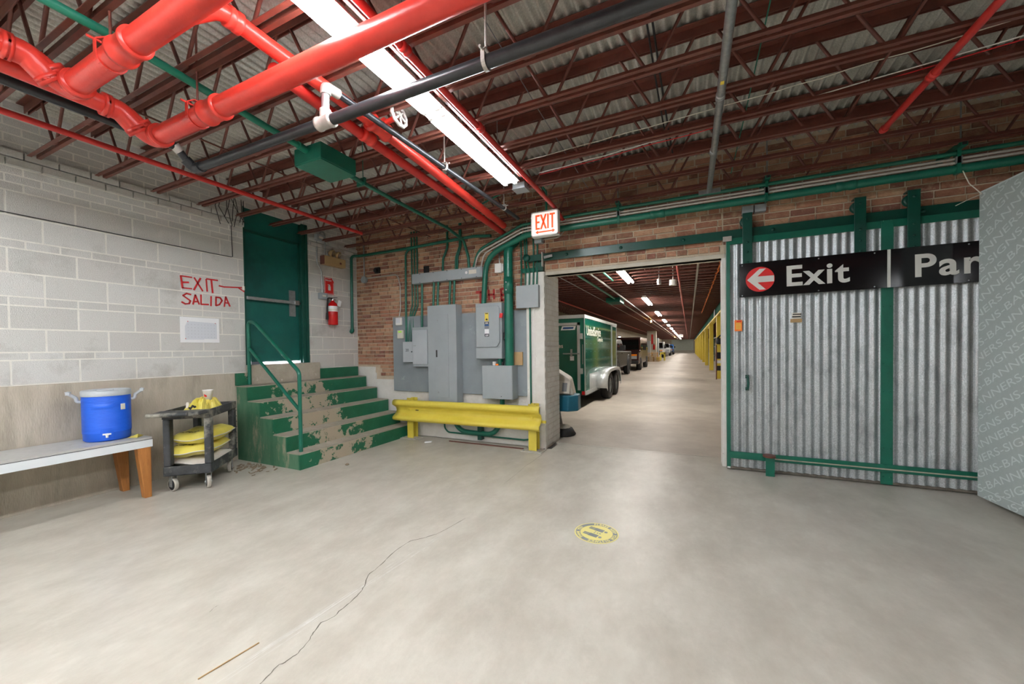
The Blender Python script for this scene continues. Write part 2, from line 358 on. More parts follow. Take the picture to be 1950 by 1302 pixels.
for z0, z1, kind, ph in courses:
    Lp = .39 if kind == 'b' else .195
    base = 1.11 + (.195 if ph else 0) if kind == 'b' else 1.208 + (.0975 if ph else 0)
    k0 = math.floor((.55-base)/Lp)
    for k in range(k0, 12 if kind == 'b' else 22):
        a, b = base+k*Lp, base+(k+1)*Lp
        for lo, hi in ((.5, DY0), (DY1, 4.706)):
            if z0 > DZ1-.02: lo, hi = (.5, 4.706) if lo < 1 else (9, 9)
            a2, b2 = max(a, lo), min(b, hi)
            if b2-a2 < .03: continue
            j = .013 if kind == 'b' else .011
            proud = .035 if kind == 'l' else random.uniform(-.001, .001)
            piece('block' if kind == 'b' else 'brick', wl, .03+proud, round(b2-a2-j, 3), z1-z0-j, (-5.015+proud/2, (a2+b2)/2, (z0+z1)/2), 'cmu%d' % random.choice((0,0,1,2,3)))
# ---- back wall: mortar core with the doorway, single bricks proud of it
wb = thing('wall_back', (-1, YB, 0), 'old red brick wall with a wide doorway into the passage', 'wall', kind='structure'); del wb['category']
OX0, OX1, OZ = -1.68, .335, 2.245
g = G(); g.box(-5.3, OX0, YB+.012, YW2, 0, 3.5); g.box(OX1, XR, YB+.012, YB+.16, 0, 3.5); g.box(.62, XR, YB+.16, YW2, 0, 3.5); g.box(OX0, OX1, YB+.012, YB+.11, OZ, 3.5)
obj('mortar_core', g, 'mortar2', wb)
cand = []
ch = .0685
for X0, X1, ch_, Lb, segs in ((-5.0, -1.93, .0585, .196, ((-4.995, -1.93),)), (-1.93, 3.6, .0695, .212, ((-1.93, OX0), (OX0, OX1), (OX1, 3.6)))):
    for r in range(60):
        z0 = .02+r*ch_; z1 = z0+ch_
        if z1 > 3.42: break
        hdr = (r % 6 == 3); Lp = Lb/2 if hdr else Lb; x = X0 - (random.uniform(.0, .1) if not hdr else 0) - (.1 if r % 2 else 0)
        while x < X1:
            a, b = x, x+Lp*random.uniform(.94, 1.06); x = b
            for lo, hi in segs:
                a2, b2 = max(a, lo), min(b, hi)
                if b2-a2 < .025: continue
                if lo == -4.995 and z0 < .845 + (.2 if a2 < -4.6 else 0): continue      # painted footing
                if lo == -1.93 and z1 < 2.28: continue                                  # painted pier
                if lo == OX0 and z0 < 2.29: continue                                    # the opening and its lintel
                if lo == OX1 and z1 < 2.40: continue                                    # hidden by the sliding door
                if -4.17 < a2 and b2 < -1.96 and .72 < z0 and z1 < 1.79: continue       # hidden by the board
                cand.append((a2, b2, z0, z1))
cand.sort(key=lambda c: ((c[0]+c[1])/2)**2 + 22 + ((c[2]+c[3])/2-1.3)**2 + (3 if c[2] > 2.9 else 0))
rest = G()
for i, (a, b, z0, z1) in enumerate(cand):
    mi = random.choice((0,0,1,2,2,3,4,5)); pr = random.uniform(-.002, .003)
    if i < 298: piece('brick', wb, round(b-a-.014, 3), .03, z1-z0-.014, ((a+b)/2, YB+.015-pr, (z0+z1)/2), 'brick%d' % mi)
    else: rest.cur = mi; rest.box(a+.007, b-.007, YB-pr, YB+.03, z0+.007, z1-.007)
obj('brick_field', rest, ['brick%d' % i for i in range(6)], wb, kind='stuff')
obj('painted_footing', G().box(-4.62, -1.90, YB-.004, YB+.02, 0, .845).box(-5, -4.62, YB-.004, YB+.02, 0, 1.045).box(-4.62, -4.60, YB-.004, YB+.02, .84, .95), 'white_brick', wb, bevel=.006)
pier = obj('painted_pier', G().box(-1.93, OX0, YB-.065, YW2, 0, 2.285), 'white_brick', wb, bevel=.006)
g = G()
for r in range(33):                                   # shallow painted courses showing through the paint
    z = .03+r*ch
    for k in range(2):
        a = -1.925+k*.12+(0 if r % 2 else .0)
        g.box(a+.004, a+.116, YB-.0685, YB-.06, z+.005, z+ch-.005)
    for k in range(3):
        y = YB-.06+k*.2+(.1 if r % 2 else 0)
        g.box(OX0-.005, OX0+.0035, y+.004, min(y+.195, YW2-.003), z+.005, z+ch-.005)
obj('painted_brick', g, 'white_brick', wb, kind='stuff')
obj('painted_jamb', G().box(OX1-.012, OX1+.03, YB-.005, YB+.165, 0, 2.285), 'white_brick', wb, bevel=.004)
obj('lintel', G().box(OX0-.06, OX1+.02, YB-.012, YB+.18, OZ, 2.29), 'lintel', wb, bevel=.003)
# ---- unseen sides of the front room
obj('wall_right', G().box(XR, XR+.2, YR, 5.2, 0, 3.5), 'plaster', label='plain wall far to the right', kind='structure')
obj('wall_front', G().box(-5.3, XR+.2, YR-.2, YR, 0, 3.5), 'plaster', label='plain wall behind the viewer', kind='structure')
# ---- corrugated deck over the room and over the passage
def deck(name, x0, x1, y0, y1, z, pitch, amp, label):
    g = G(); n = int((x1-x0)/pitch)*8; vs = []
    for i in range(n+1):
        x = x0+(x1-x0)*i/n; zz = z+amp*math.sin(2*math.pi*i/8)
        vs += [(x, y0, zz), (x, y1, zz), (x, y1, zz+.012), (x, y0, zz+.012)]
    g.smooth = True
    g.add(vs, [(4*i, 4*i+1, 4*i+5, 4*i+4) for i in range(n)] + [(4*i+3, 4*i+7, 4*i+6, 4*i+2) for i in range(n)])
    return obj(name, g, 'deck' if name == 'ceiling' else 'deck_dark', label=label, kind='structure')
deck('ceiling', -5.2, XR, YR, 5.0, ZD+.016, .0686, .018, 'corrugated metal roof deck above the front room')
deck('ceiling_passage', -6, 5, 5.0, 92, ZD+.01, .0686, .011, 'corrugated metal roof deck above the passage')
# ---- passage walls
wp = thing('wall_passage_left', (-5.4, 48, 0), 'plain grey wall along the left of the passage', 'wall', kind='structure'); del wp['category']
obj('wall_panel', G().box(-5.6, -5.4, YW2, 92, 0, 3.5), 'plaster', wp)
for y in (16.5, 21.0, 26.5, 33.0):
    obj('window', G().box(-5.41, -5.36, y, y+1.1, 1.75, 2.35), 'car_glass', wp)
obj('wall_passage_right', G().box(4.6, 4.8, YW2, 92, 0, 3.5), 'plaster', label='dim wall behind the yellow columns', kind='structure')
we = thing('wall_far', (-.5, 90, 0), 'end wall of the passage with a roll-up door', 'wall', kind='structure'); del we['category']
obj('wall_panel', G().box(-6, 5, 90, 90.3, 0, 3.5), 'plaster', we)
rd = thing('door_2', (-1.2, 89.9, 0), 'pale sectional roll-up door closing the far end', 'door', kind='structure'); del rd['category']
for k in range(6):
    obj('panel', G().box(-3.4, .9, 89.86, 89.95, .55+k*.38, .55+k*.38+.36), 'garage_panel', rd)
obj('panel', G().box(-3.4, .9, 89.86, 89.95, .02, .52), 'chalk_dust', rd)
# ================================================================== roof joists
JY = [1.235+.3915*k for k in range(-20, 9)]
ZB, ZT = 2.93, 3.37
def joist_geo(x0, x1, detail=True):
    top, bot, web = G(), G(), G()
    for s in (-1, 1):
        top.box(x0, x1, s*.008, s*.055, ZT-.007, ZT); top.box(x0, x1, s*.008, s*.014, ZT-.065, ZT-.007)
        if detail: bot.box(x0+.13, x1-.1, s*.013, s*.038, ZB-.013, ZB-.008); bot.box(x0+.13, x1-.1, s*.013, s*.018, ZB-.008, ZB+.018)
        else: bot.box(x0+.13, x1-.1, s*.010, s*.034, ZB-.013, ZB+.012)
    P = .605; k0 = math.ceil((x0+.2+.195)/P); pts = [(x0+.16, 0, ZB)]
    x = -.195+k0*P
    pts = []
    while x < x1-.2:
        pts += [(x-.25, 0, ZT-.03), (x-.025, 0, ZB), (x+.025, 0, ZB), (x+.25, 0, ZT-.03)]; x += P
    web.tube(pts, .0105, 8 if detail else 5, True)
    return top, bot, web
def make_joist(x0, x1, y, label, group, detail=True):
    t = thing('roof_joist', (x0, y, ZB), label, 'joist', group)
    for n, g in zip(('top_chord', 'bottom_chord', 'web'), joist_geo(x0, x1, detail)):
        g.v = [(a, b+y, c) for a, b, c in g.v]; obj(n, g, 'rust', t)
    return t
lab_in = lambda i: 'rust-red open-web steel joist, %s from the brick wall' % ORD[i] if i else 'rust-red open-web steel joist nearest the brick wall'
proto = make_joist(-4.99, 3.6, JY[-1], lab_in(0), 'joists over the front room')
for i, y in enumerate(reversed(JY[:-1])):
    if y < .3: break
    dup(proto, (0, y-JY[-1], 0), label=lab_in(i+1))
g = G()
for y in [v for v in JY if v < .3]:                      # overhead and behind the viewer
    for q in joist_geo(-4.99, 7.9, False): q.v = [(a, b+y, c) for a, b, c in q.v]; g.ext(q)
for y in [v for v in JY if v >= .3]:
    for q in joist_geo(3.6, 7.9, False): q.v = [(a, b+y, c) for a, b, c in q.v]; g.ext(q)
obj('roof_joist_field', g, 'rust', label='rust-red steel joists above and behind the viewer', cat='joist', kind='stuff')
TY = [5.55+.3915*k for k in range(215)]
proto2 = make_joist(-5.35, 4.55, TY[0], 'reddish steel joist in the passage, nearest the doorway', 'joists over the passage', False)
for i, y in enumerate(TY[1:44]):
    dup(proto2, (0, y-TY[0], 0), label='reddish steel joist in the passage, %s from the doorway' % ORD[i+1])
g = G()
for y in TY[44:]:
    g.box(-5.3, 4.5, y-.034, y+.034, ZB-.013, ZB+.012); g.box(-5.3, 4.5, y-.05, y+.05, ZT-.06, ZT)
obj('roof_joist_field', g, 'rust', label='rows of reddish steel joists at the far end of the passage', cat='joist', kind='stuff')
for i, x in enumerate((-3.43, 1.05)):
    obj('bridging_rod', G().cyl((x, .3, ZB+.03), (x, 4.62, ZB+.03), .007, 8), 'rust', None, 'thin steel bridging rod across the joists, %s' % ('left of the strip light', 'right of the grey conduit')[i], 'rod')
# ================================================================== fluorescent lamps
def fixture(x, y0, y1, label, group, along='Y', z=2.88):
    t = thing('fluorescent_light', ((x), (y0+y1)/2, z), label, 'light', group)
    h = G(); h.prism([(-.083,.006),(-.083,.010),(-.045,.07),(.045,.07),(.083,.010),(.083,.006),(.045,.030),(-.045,.030)], (x, y0, z), (1,0,0), (0,0,1), (0,y1-y0,0))
    tubes = []
    for s in (-1, 1):
        q = G(); q.cyl((x+s*.05, y0+.05, z-.004), (x+s*.05, y1-.05, z-.004), .021, 12); tubes.append(q)
    sk = []
    for s in (-1, 1):
        for yy in (y0+.035, y1-.035):
            q = G(); q.box(x+s*.05-.014, x+s*.05+.014, yy-.013, yy+.013, z-.02, z+.03); sk.append(q)
    caps = [G().box(x-.06, x+.06, a, a+.004, z+.012, z+.07) for a in (y0-.004, y1)]
    if along == 'X':
        for q in [h]+caps+tubes+sk:
            c = (y0+y1)/2; q.v = [(x+(b-c), c-(a-x), d) for a, b, d in q.v]
    obj('housing', h, 'enamel', t)
    for q in caps: obj('end_cap', q, 'enamel', t)
    for q in tubes: obj('tube', q, 'tube_passage' if group == 'passage lights' else 'tube', t)
    for q in sk: obj('lamp_holder', q, 'enamel', t)
    hr = G()
    for yy in ((y0+.3), (y1-.3)):
        if along == 'Y': hr.cyl((x, yy, z+.07), (x, yy, ZD), .004, 6)
        else: hr.cyl((x+yy-(y0+y1)/2, (y0+y1)/2, z+.07), (x+yy-(y0+y1)/2, (y0+y1)/2, ZD), .004, 6)
    obj('hanger_rod', hr, 'galv', t)
    return t
f0 = fixture(-1.53, 2.13, 3.36, 'glowing fluorescent strip light ending near the brick wall', 'ceiling lights of the front room')
dup(f0, (0, -1.24, 0), label='glowing fluorescent strip light crossed by the black pipe and red pipe')
for k in range(2, 6): dup(f0, (0, -1.24*k, 0), label='fluorescent strip light overhead, %s from the brick wall in its row' % ORD[k])
for k in range(3): dup(f0, (2.3, -1.5*k-3.7, 0), label='added fluorescent fill light behind the viewer to the right, %s from the viewer' % ORD[k])  # unseen row added as fill light to brighten the brick wall
for k in range(4): dup(f0, (-2.3, -1.5*k-3.4, 0), label='added fluorescent fill light behind the viewer to the left, %s from the viewer' % ORD[k])  # second unseen row, added on the left as fill for the brick wall
fx = fixture(5.5, -4.95, -3.73, 'fluorescent strip light across the rear right of the room', 'ceiling lights of the front room', along='X')
p0 = fixture(-1.28, 7.5, 9.75, 'glowing fluorescent strip light in the passage nearest the doorway', 'passage lights')
for k in range(1, 15): dup(p0, (-.015*k, 5.45*k, 0), label='glowing passage strip light, %s from the doorway' % ORD[k])
# spacer channel beside the strip light
obj('steel_channel', G().box(-1.425, -1.405, -.5, 3.3, 2.90, 2.93), 'rust', label='thin rust-red steel channel alongside the strip light', cat='channel')
# ================================================================== pipes under the roof
def pipe(name, pts, r, m, label, cat='pipe', seg=16, parent=None): return obj(name, G().tube(pts, r, seg), m, parent, label, cat if parent is None else None)
def coupling(parent, c, ax, r, L, m='red', name='coupling', lip=.012):
    c, ax = Vector(c), Vector(ax).normalized(); g = G()
    g.lathe([(r-.012, -L/2), (r+lip, -L/2), (r+lip, -L/2+.022), (r+lip*.45, -L/2+.026), (r+lip*.45, L/2-.026), (r+lip, L/2-.022), (r+lip, L/2), (r-.012, L/2)], c, ax, 28)
    return obj(name, g, m, parent)
def clevis(parent, c, r, ax, ztop, m='red', w=.022, rodm='rust'):
    c = Vector(c); ax = Vector(ax).normalized(); sd = Vector((0,0,1)).cross(ax); g = G(); n = 12; pr = []
    for k in range(n+1):
        a = math.pi*k/n; pr.append((math.cos(a+math.pi)*(r+.003), math.sin(a+math.pi)*(r+.003)))
    pts = [(-(r+.003), r*.9), ] + pr + [((r+.003), r*.9)]
    pts = [(-.02, r*1.75), (-(r+.003), r*1.2)]+pts[1:-1]+[((r+.003), r*1.2), (.02, r*1.75)]
    for (a, b), (d, e) in zip(pts[:-1], pts[1:]):
        p, q = c+sd*a+Vector((0,0,b)), c+sd*d+Vector((0,0,e)); g.bar(p, q, w, .005, up=ax.cross((q-p).normalized()))
    p, q = c+sd*-.02+Vector((0,0,r*1.75)), c+sd*.02+Vector((0,0,r*1.75)); g.bar(p, q, w, .006)
    g.cyl(c+sd*-(r+.03)+Vector((0,0,r*1.15)), c+sd*(r+.03)+Vector((0,0,r*1.15)), .006, 8)
    obj('clevis_hanger', g, m, parent)
    obj('hanger_rod', G().cyl(c+Vector((0,0,r*1.75)), (c.x, c.y, ztop), .006, 8), rodm, parent)
def sprinkler_main(name, y, z, xs, run, drop, r, label, cpl, hang, xend):
    t = thing(name, (xs, y, z), label, 'pipe')
    obj('pipe_run', G().cyl((xs+.02, y, z), (xend, y, z), r, 28), 'red', t)
    obj('elbow', G().tube(fillet([(xs, y-.07, z+.035), (xs, y, z), (xs+.09, y, z)], .06, 8), r+.005, 24), 'red', t)
    coupling(t, (xs+.075, y, z), (1,0,0), r, .04, 'red', 'flange_ring', .014)
    d = drop/math.tan(math.radians(45)) if drop else 0
    y2, z2 = y-.05-d, z+drop
    obj('offset_pipe', G().cyl((xs, y-.02, z+.012), (xs, y2+.0, z2), r*.93, 24), 'red', t)
    obj('elbow', G().tube(fillet([(xs, y2-.09, z2), (xs, y2-.02, z2), (xs, y2+.05, z2-.065)], .06, 8), r+.005, 24), 'red', t)
    coupling(t, (xs, y2-.085, z2), (0,1,0), r, .035, 'red', 'flange_ring', .012)
    coupling(t, (xs, y2+.055, z2-.07), (0,1,-1), r*.95, .035, 'red', 'flange_ring', .012)
    coupling(t, (xs, y-.065, z+.045), (0,1,-1), r*.95, .035, 'red', 'flange_ring', .012)
    obj('pipe_run', G().cyl((xs, run, z2), (xs, y2-.05, z2), r*.93, 24), 'red', t)
    for c in cpl: coupling(t, (c, y, z), (1,0,0), r, .15, 'red')
    for h in hang: clevis(t, (h, y, z), r, (1,0,0), ZD)
    return t
sprinkler_main('sprinkler_main', 1.27, 2.655, -3.05, .0, .085, .052, 'large glossy red sprinkler pipe crossing under the strip light', (-2.40,), (-2.56,), 6.5)
sprinkler_main('sprinkler_main', .875, 2.69, -2.92, -.6, .075, .052, 'large glossy red sprinkler pipe at the upper left, nearest the viewer', (-2.30,), (-2.47,), 6.5)
# twin red feed pipes running to the brick wall
t = thing('sprinkler_feed', (-1.99, 2.5, 2.88), 'upper of two red pipes running to the brick wall', 'pipe')
obj('pipe_run', G().tube(fillet([(-2.12, .885, 2.72), (-2.06, .98, 2.83), (-1.96, 1.06, 2.885), (-1.985, 2.0, 2.885), (-2.15, 4.45, 2.885)], .08, 6), .040, 20), 'red', t)
coupling(t, (-1.962, 1.13, 2.885), (0,1,0), .040, .06, 'red', 'coupling', .01)
obj('valve_body', G().lathe([(.04,-.09),(.062,-.085),(.062,-.065),(.05,-.05),(.05,.05),(.062,.065),(.062,.085),(.04,.09)], (-1.99, 2.1, 2.885), (-.05,1,0), 20), 'red', t)
obj('valve_bonnet', G().cyl((-2.0, 2.1, 2.885), (-1.92, 2.10, 2.90), .036, 14), 'red', t)
obj('valve_stem', G().cyl((-1.93, 2.10, 2.90), (-1.81, 2.10, 2.915), .018, 10), 'red', t)
hw = G(); hc = Vector((-1.80, 2.095, 2.915)); ha = Vector((.97, .0, .12)).normalized(); hu = ha.orthogonal().normalized(); hv = ha.cross(hu)
hw.tube([hc+(hu*math.cos(2*math.pi*k/20)+hv*math.sin(2*math.pi*k/20))*(.066 if k % 2 else .072) for k in range(21)], .013, 8, False)
for k in range(6): hw.tube([hc+ha*.005, hc+(hu*math.cos(1.047*k)+hv*math.sin(1.047*k))*.066], .008, 6)
hw.cyl(hc-ha*.012, hc+ha*.015, .018, 10)
obj('hand_wheel', hw, 'galv_fit', t, label='pale scalloped hand wheel')
t = thing('sprinkler_feed', (-2.12, 2.5, 2.85), 'lower of two red pipes running to the brick wall', 'pipe')
obj('pipe_run', G().tube([(-2.02, 1.36, 2.82), (-2.08, 1.6, 2.845), (-2.12, 2.2, 2.845), (-2.24, 4.69, 2.845)], .036, 20), 'red_d', t)
coupling(t, (-2.10, 2.1, 2.845), (-.05,1,0), .036, .10, 'red', 'coupling', .012)
pipe('sprinkler_branch', [(-4.0, -.5, 2.875), (-4.0, .9, 2.875), (-3.97, 3.84, 2.875)], .021, 'red_d', 'thin red sprinkler pipe near the block wall')
t = thing('sprinkler_branch', (-1.345, 2, 2.88), 'slim red pipe alongside the strip light, bending down at the wall', 'pipe')
obj('pipe_run', G().tube(fillet([(-1.345, -.5, 2.885), (-1.36, 4.15, 2.885), (-1.365, 4.52, 2.83), (-1.365, 4.69, 2.80)], .15, 6), .0215, 16), 'red_d', t)
for yy in (1.62, 2.42):
    coupling(t, (-1.348, yy, 2.885), (0,1,0), .0215, .06, 'red_d', 'coupling', .008)
    obj('sprinkler_head', G().cyl((-1.348, yy+.05, 2.90), (-1.348, yy+.05, 2.955), .009, 8).cyl((-1.348, yy+.05, 2.95), (-1.348, yy+.05, 2.954), .02, 10), 'galv_fit', t)
t = thing('sprinkler_branch', (1.33, 3, 2.88), 'slim red pipe under the roof at the far right', 'pipe')
obj('pipe_run', G().cyl((1.33, -.5, 2.885), (1.315, 3.76, 2.885), .021, 16), 'red_d', t)
coupling(t, (1.318, 3.13, 2.885), (0,1,0), .021, .06, 'red_d', 'coupling', .006)
obj('end_cap', G().lathe([(.0,.02),(.02,.018),(.027,.0),(.027,-.03),(.021,-.03)], (1.315, 3.76, 2.885), (0,1,0), 16), 'red_d', t)
# black gas pipe with its galvanised tee, riser and branch
t = thing('black_pipe', (-1.4, 1.60, 2.64), 'black steel pipe crossing the room under the strip light', 'pipe')
BY, BZ_ = 1.60, 2.64
obj('pipe_run', G().cyl((-3.235, 1.588, BZ_), (-1.97, 1.597, BZ_), .0285, 20), 'black_pipe', t)
obj('pipe_run', G().cyl((-1.88, BY, BZ_), (6.5, BY, BZ_), .0305, 20), 'black_pipe', t)
obj('tee', G().lathe([(.030,-.062),(.040,-.058),(.040,-.043),(.036,-.038),(.036,.038),(.040,.043),(.040,.058),(.030,.062)], (-1.92, BY, BZ_), (1,0,0), 20).cyl((-1.92,BY,BZ_),(-1.92,BY,BZ_+.07), .031, 16), 'galv_fit', t)
obj('riser', G().cyl((-1.92, BY, BZ_+.05), (-1.915, BY, BZ_+.18), .022, 16), 'galv', t)
obj('elbow', G().tube(fillet([(-1.915, BY, BZ_+.155), (-1.915, BY, BZ_+.205), (-1.905, BY+.085, BZ_+.205)], .035, 6), .029, 16), 'galv_fit', t)
obj('branch_pipe', G().cyl((-1.905, BY+.05, BZ_+.203), (-1.815, 4.15, BZ_+.195), .0205, 16), 'black_pipe', t)
clevis(t, (-.853, BY, BZ_), .031, (1,0,0), ZD, 'galv_fit', .02, 'galv_fit')
clevis(t, (1.9, BY, BZ_), .031, (1,0,0), ZD, 'galv_fit', .02, 'galv_fit')
clevis(t, (-1.86, 2.72, BZ_+.199), .021, (0,1,0), ZD, 'galv_fit', .02, 'galv_fit')
clevis(t, (-1.82, 3.78, BZ_+.196), .021, (0,1,0), ZD, 'galv_fit', .02, 'galv_fit')
obj('elbow', G().tube(fillet([(-3.17, 1.588, BZ_), (-3.255, 1.588, BZ_), (-3.26, 1.53, BZ_+.045)], .04, 6), .036, 16), 'black_pipe', t)
obj('pipe_run', G().cyl((-3.255, 1.545, BZ_+.03), (-3.255, 1.48, BZ_+.105), .025, 16), 'black_pipe', t)
obj('coupling', G().cyl((-3.255, 1.50, BZ_+.085), (-3.255, 1.465, BZ_+.115), .031, 16), 'galv_fit', t)
obj('pipe_run', G().cyl((-3.255, 1.48, BZ_+.11), (-3.255, -.6, BZ_+.11), .028, 16), 'black_pipe', t)
# green conduit with junction box
t = thing('green_conduit', (-2.6, 2.2, 2.86), 'green painted conduit running to the brick wall through a junction box', 'conduit')
obj('conduit_run', G().tube([(-2.555, -.3, 2.865), (-2.565, .95, 2.865), (-2.64, 1.62, 2.865), (-2.69, 2.06, 2.865)], .022, 16), 'green_lt', t)
obj('conduit_run', G().tube(fillet([(-2.72, 2.45, 2.86), (-2.76, 3.0, 2.86), (-2.78, 4.1, 2.85), (-2.79, 4.5, 2.80), (-2.80, 4.64, 2.60), (-2.79, 4.64, 2.43)], .1, 6), .020, 14), 'green', t)
jb = obj('junction_box', G().box(-2.83, -2.53, 2.06, 2.40, 2.775, 2.90), 'green', t, bevel=.004)
obj('cover', G().box(-2.825, -2.535, 2.065, 2.395, 2.768, 2.776), 'green', jb)
obj('locknut', G().cyl((-2.675, 1.98, 2.865), (-2.69, 2.065, 2.865), .028, 14), 'green_lt', t)
obj('strap_clamp', G().box(-2.80, -2.70, 2.66, 2.68, 2.83, 2.90).cyl((-2.73, 2.67, 2.9), (-2.73, 2.67, ZD), .004, 6), 'green', t)
obj('strap_clamp', G().box(-2.63, -2.53, .98, 1.00, 2.84, 2.895), 'green_lt', t)
# grey conduit at right
t = thing('grey_conduit', (.19, 3, 2.88), 'thick grey metal conduit under the roof right of centre', 'conduit')
obj('conduit_run', G().cyl((.182, -.5, 2.885), (.196, 4.45, 2.885), .0245, 16), 'galv', t)
for yy in (2.79, 3.55): coupling(t, (.19, yy, 2.885), (0,1,0), .0245, .05, 'galv', 'coupling', .004)
obj('sticker', G().box(.178, .198, 2.60, 2.63, 2.8585, 2.861), 'yellow_c', t)
obj('end_fitting', G().box(.10, .30, 4.42, 4.50, 2.86, 2.90), 'galv', t)
obj('cross_conduit', G().tube([(-2.6, 4.1, 2.97), (-1.62, 3.62, 2.97)], .009, 8), 'green_lt', label='slim green conduit feeding the box at the end of the strip light', cat='conduit')
t = thing('junction_box', (-1.5, 3.55, 2.88), 'grey-green square junction box at the end of the strip light', 'box')
obj('body', G().box(-1.58, -1.45, 3.48, 3.60, 2.885, 2.94), 'elec', t, bevel=.003); obj('cover', G().box(-1.585, -1.445, 3.475, 3.605, 2.880, 2.886), 'elec', t)
# loose cables under the roof
def cable(pts, r, m, label): return obj('cable', G().tube([Vector(p) for p in pts], r, 6), m, None, label, 'cable')
def sag(a, b, s, n=14):
    a, b = Vector(a), Vector(b); return [a.lerp(b, k/n)-Vector((0,0,4*s*(k/n)*(1-k/n)))+Vector((0, random.uniform(-.006,.006), random.uniform(-.004,.004))) for k in range(n+1)]
cable(sag((-1.3, 3.5, 2.98), (2.6, 3.0, 2.97), .02, 30), .004, 'paint_red', 'thin red cable strung through the joists at right')
cable(sag((-1.3, 3.48, 2.985), (2.6, 2.97, 2.975), .015, 30), .004, 'white', 'thin white cable beside the red cable in the joists')
cable(sag((-1.3, 3.2, 2.99), (1.8, 2.95, 3.0), .02, 24), .003, 'offwhite', 'fine cream cord along the joists at right')
cable(sag((-.2, 2.0, 3.28), (-.12, 3.9, 3.05), .05, 16), .007, 'black', 'black cable hanging through the joists at centre')
cable(sag((-.23, 2.0, 3.28), (-.15, 3.9, 3.07), .07, 16), .006, 'black', 'second black cable beside the hanging black cable')
cable(sag((.42, 1.9, 3.25), (.38, 4.3, 2.97), .02, 16), .004, 'green_lt', 'thin green cable crossing the joists right of the grey conduit')
cable(sag((-1.1, 1.6, 3.3), (-1.02, 4.3, 3.1), .03, 16), .003, 'ink_grey', 'fine bluish cord crossing the joists right of the strip light')
# ================================================================== left wall: door, stairs, signs
d1 = thing('door_1', (-5.06, 3.37, DZ0), 'tall dark green steel exit door at the top of the steps', 'door', kind='structure'); del d1['category']
obj('leaf', G().box(-5.10, -5.055, DY0+.005, 3.70, DZ0+.035, 2.82), 'green_door', d1, bevel=.003)
obj('transom', G().box(-5.09, -5.05, DY0, 3.72, 2.835, DZ1), 'green_door', d1, bevel=.004)
obj('frame', G().box(-5.13, -4.992, 3.71, 3.76, DZ0, DZ1).box(-5.13, -4.985, 3.765, DY1, DZ0, DZ1).box(-5.13, -5.0, DY0, DY0+.02, DZ0, DZ1), 'green_d', d1, bevel=.003)
obj('frame_stop', G().box(-5.07, -5.03, 3.69, 3.72, DZ0, 2.84).box(-5.075, -5.03, DY0, 3.72, 2.82, 2.845), 'green_d', d1)
obj('daylight_gap', G().box(-5.10, -5.07, 3.19, 3.69, DZ0+.004, DZ0+.026), 'daylight', d1, label='strip of daylight under the door')
pb = obj('push_bar', G().box(-5.02, -4.975, 2.95, 3.60, 1.965, 2.005), 'galv', d1, bevel=.006)
obj('bar_end', G().box(-5.055, -4.97, 3.58, 3.65, 1.955, 2.02), 'chrome', pb, bevel=.006)
obj('latch_plate', G().box(-5.056, -5.045, 3.55, 3.64, 1.80, 2.16), 'galv', d1)
obj('latch_bolt', G().cyl((-5.045, 3.67, 1.97), (-5.0, 3.67, 1.99), .02, 10), 'rubber', d1)
g = G().tube([(-4.985, 2.905+.01*random.random(), 2.07+.012*k) for k in range(5)], .014, 6)
obj('tape_wad', g, 'offwhite', d1)
obj('sill', G().box(-5.12, -4.93, 2.93, 3.93, 1.0, DZ0), 'tread', d1, bevel=.012)
# stairs
st = thing('stairs', (-4.45, 3.7, 0), 'concrete steps with peeling green paint leading to the exit door', 'stairs', kind='structure'); del st['category']
SX = [-3.88, -4.09, -4.32, -4.55, -4.78]; SZ = [.18, .36, .545, .725, .90]; SY0, SY1 = 2.81, 4.655
body = [(-4.997, 0), (SX[0], 0)]
for i in range(5): body += [(SX[i], SZ[i]-.004), (SX[i+1] if i < 4 else -4.997, SZ[i]-.004)]
obj('step_block', G().prism(body, (0, SY0, 0), (1,0,0), (0,0,1), (0, SY1-SY0, 0)), 'stair_side', st)
for i in range(5):
    xb = SX[i+1] if i < 4 else -4.996
    def tr(u, v, i=i, xb=xb):
        return (SX[i]+.006+(xb-SX[i]-.006)*v, SY0-.004+(SY1-SY0+.004)*u, SZ[i]+.002*math.sin(37*u+9*i)*(1-v))
    g = G().grid(tr, 30, 2); g.box(xb, SX[i]+.004, SY0-.003, SY1, SZ[i]-.014, SZ[i]-.004)
    obj('tread', g, 'tread', st)
    obj('riser', G().box(SX[i]-.02, SX[i]+.003, SY0-.002, SY1, 0 if i == 0 else SZ[i-1], SZ[i]-.014), 'stair_green', st)
obj('riser', G().box(-4.996, -4.945, 3.93, SY1, .90, 1.05), 'stair_green', st, bevel=.006)
obj('riser', G().box(-4.996, -4.95, 2.79, 2.935, .90, 1.05), 'stair_green', st, bevel=.006)
obj('sill_face', G().box(-4.998, -4.932, 2.935, 3.93, .90, 1.02), 'tread', st, bevel=.01)
# handrail
hr = thing('handrail', (-4.45, 2.9, .18), 'green painted pipe handrail on the steps', 'railing')
obj('top_rail', G().tube(fillet([(-4.92, 2.92, .905), (-4.92, 2.92, 1.69), (-4.78, 2.918, 1.655), (-3.955, 2.88, 1.075), (-3.955, 2.88, .182)], .10, 8), .021, 16), 'green', hr)
obj('mid_rail', G().cyl((-4.92, 2.92, 1.36), (-3.955, 2.88, .64), .019, 14), 'green', hr)
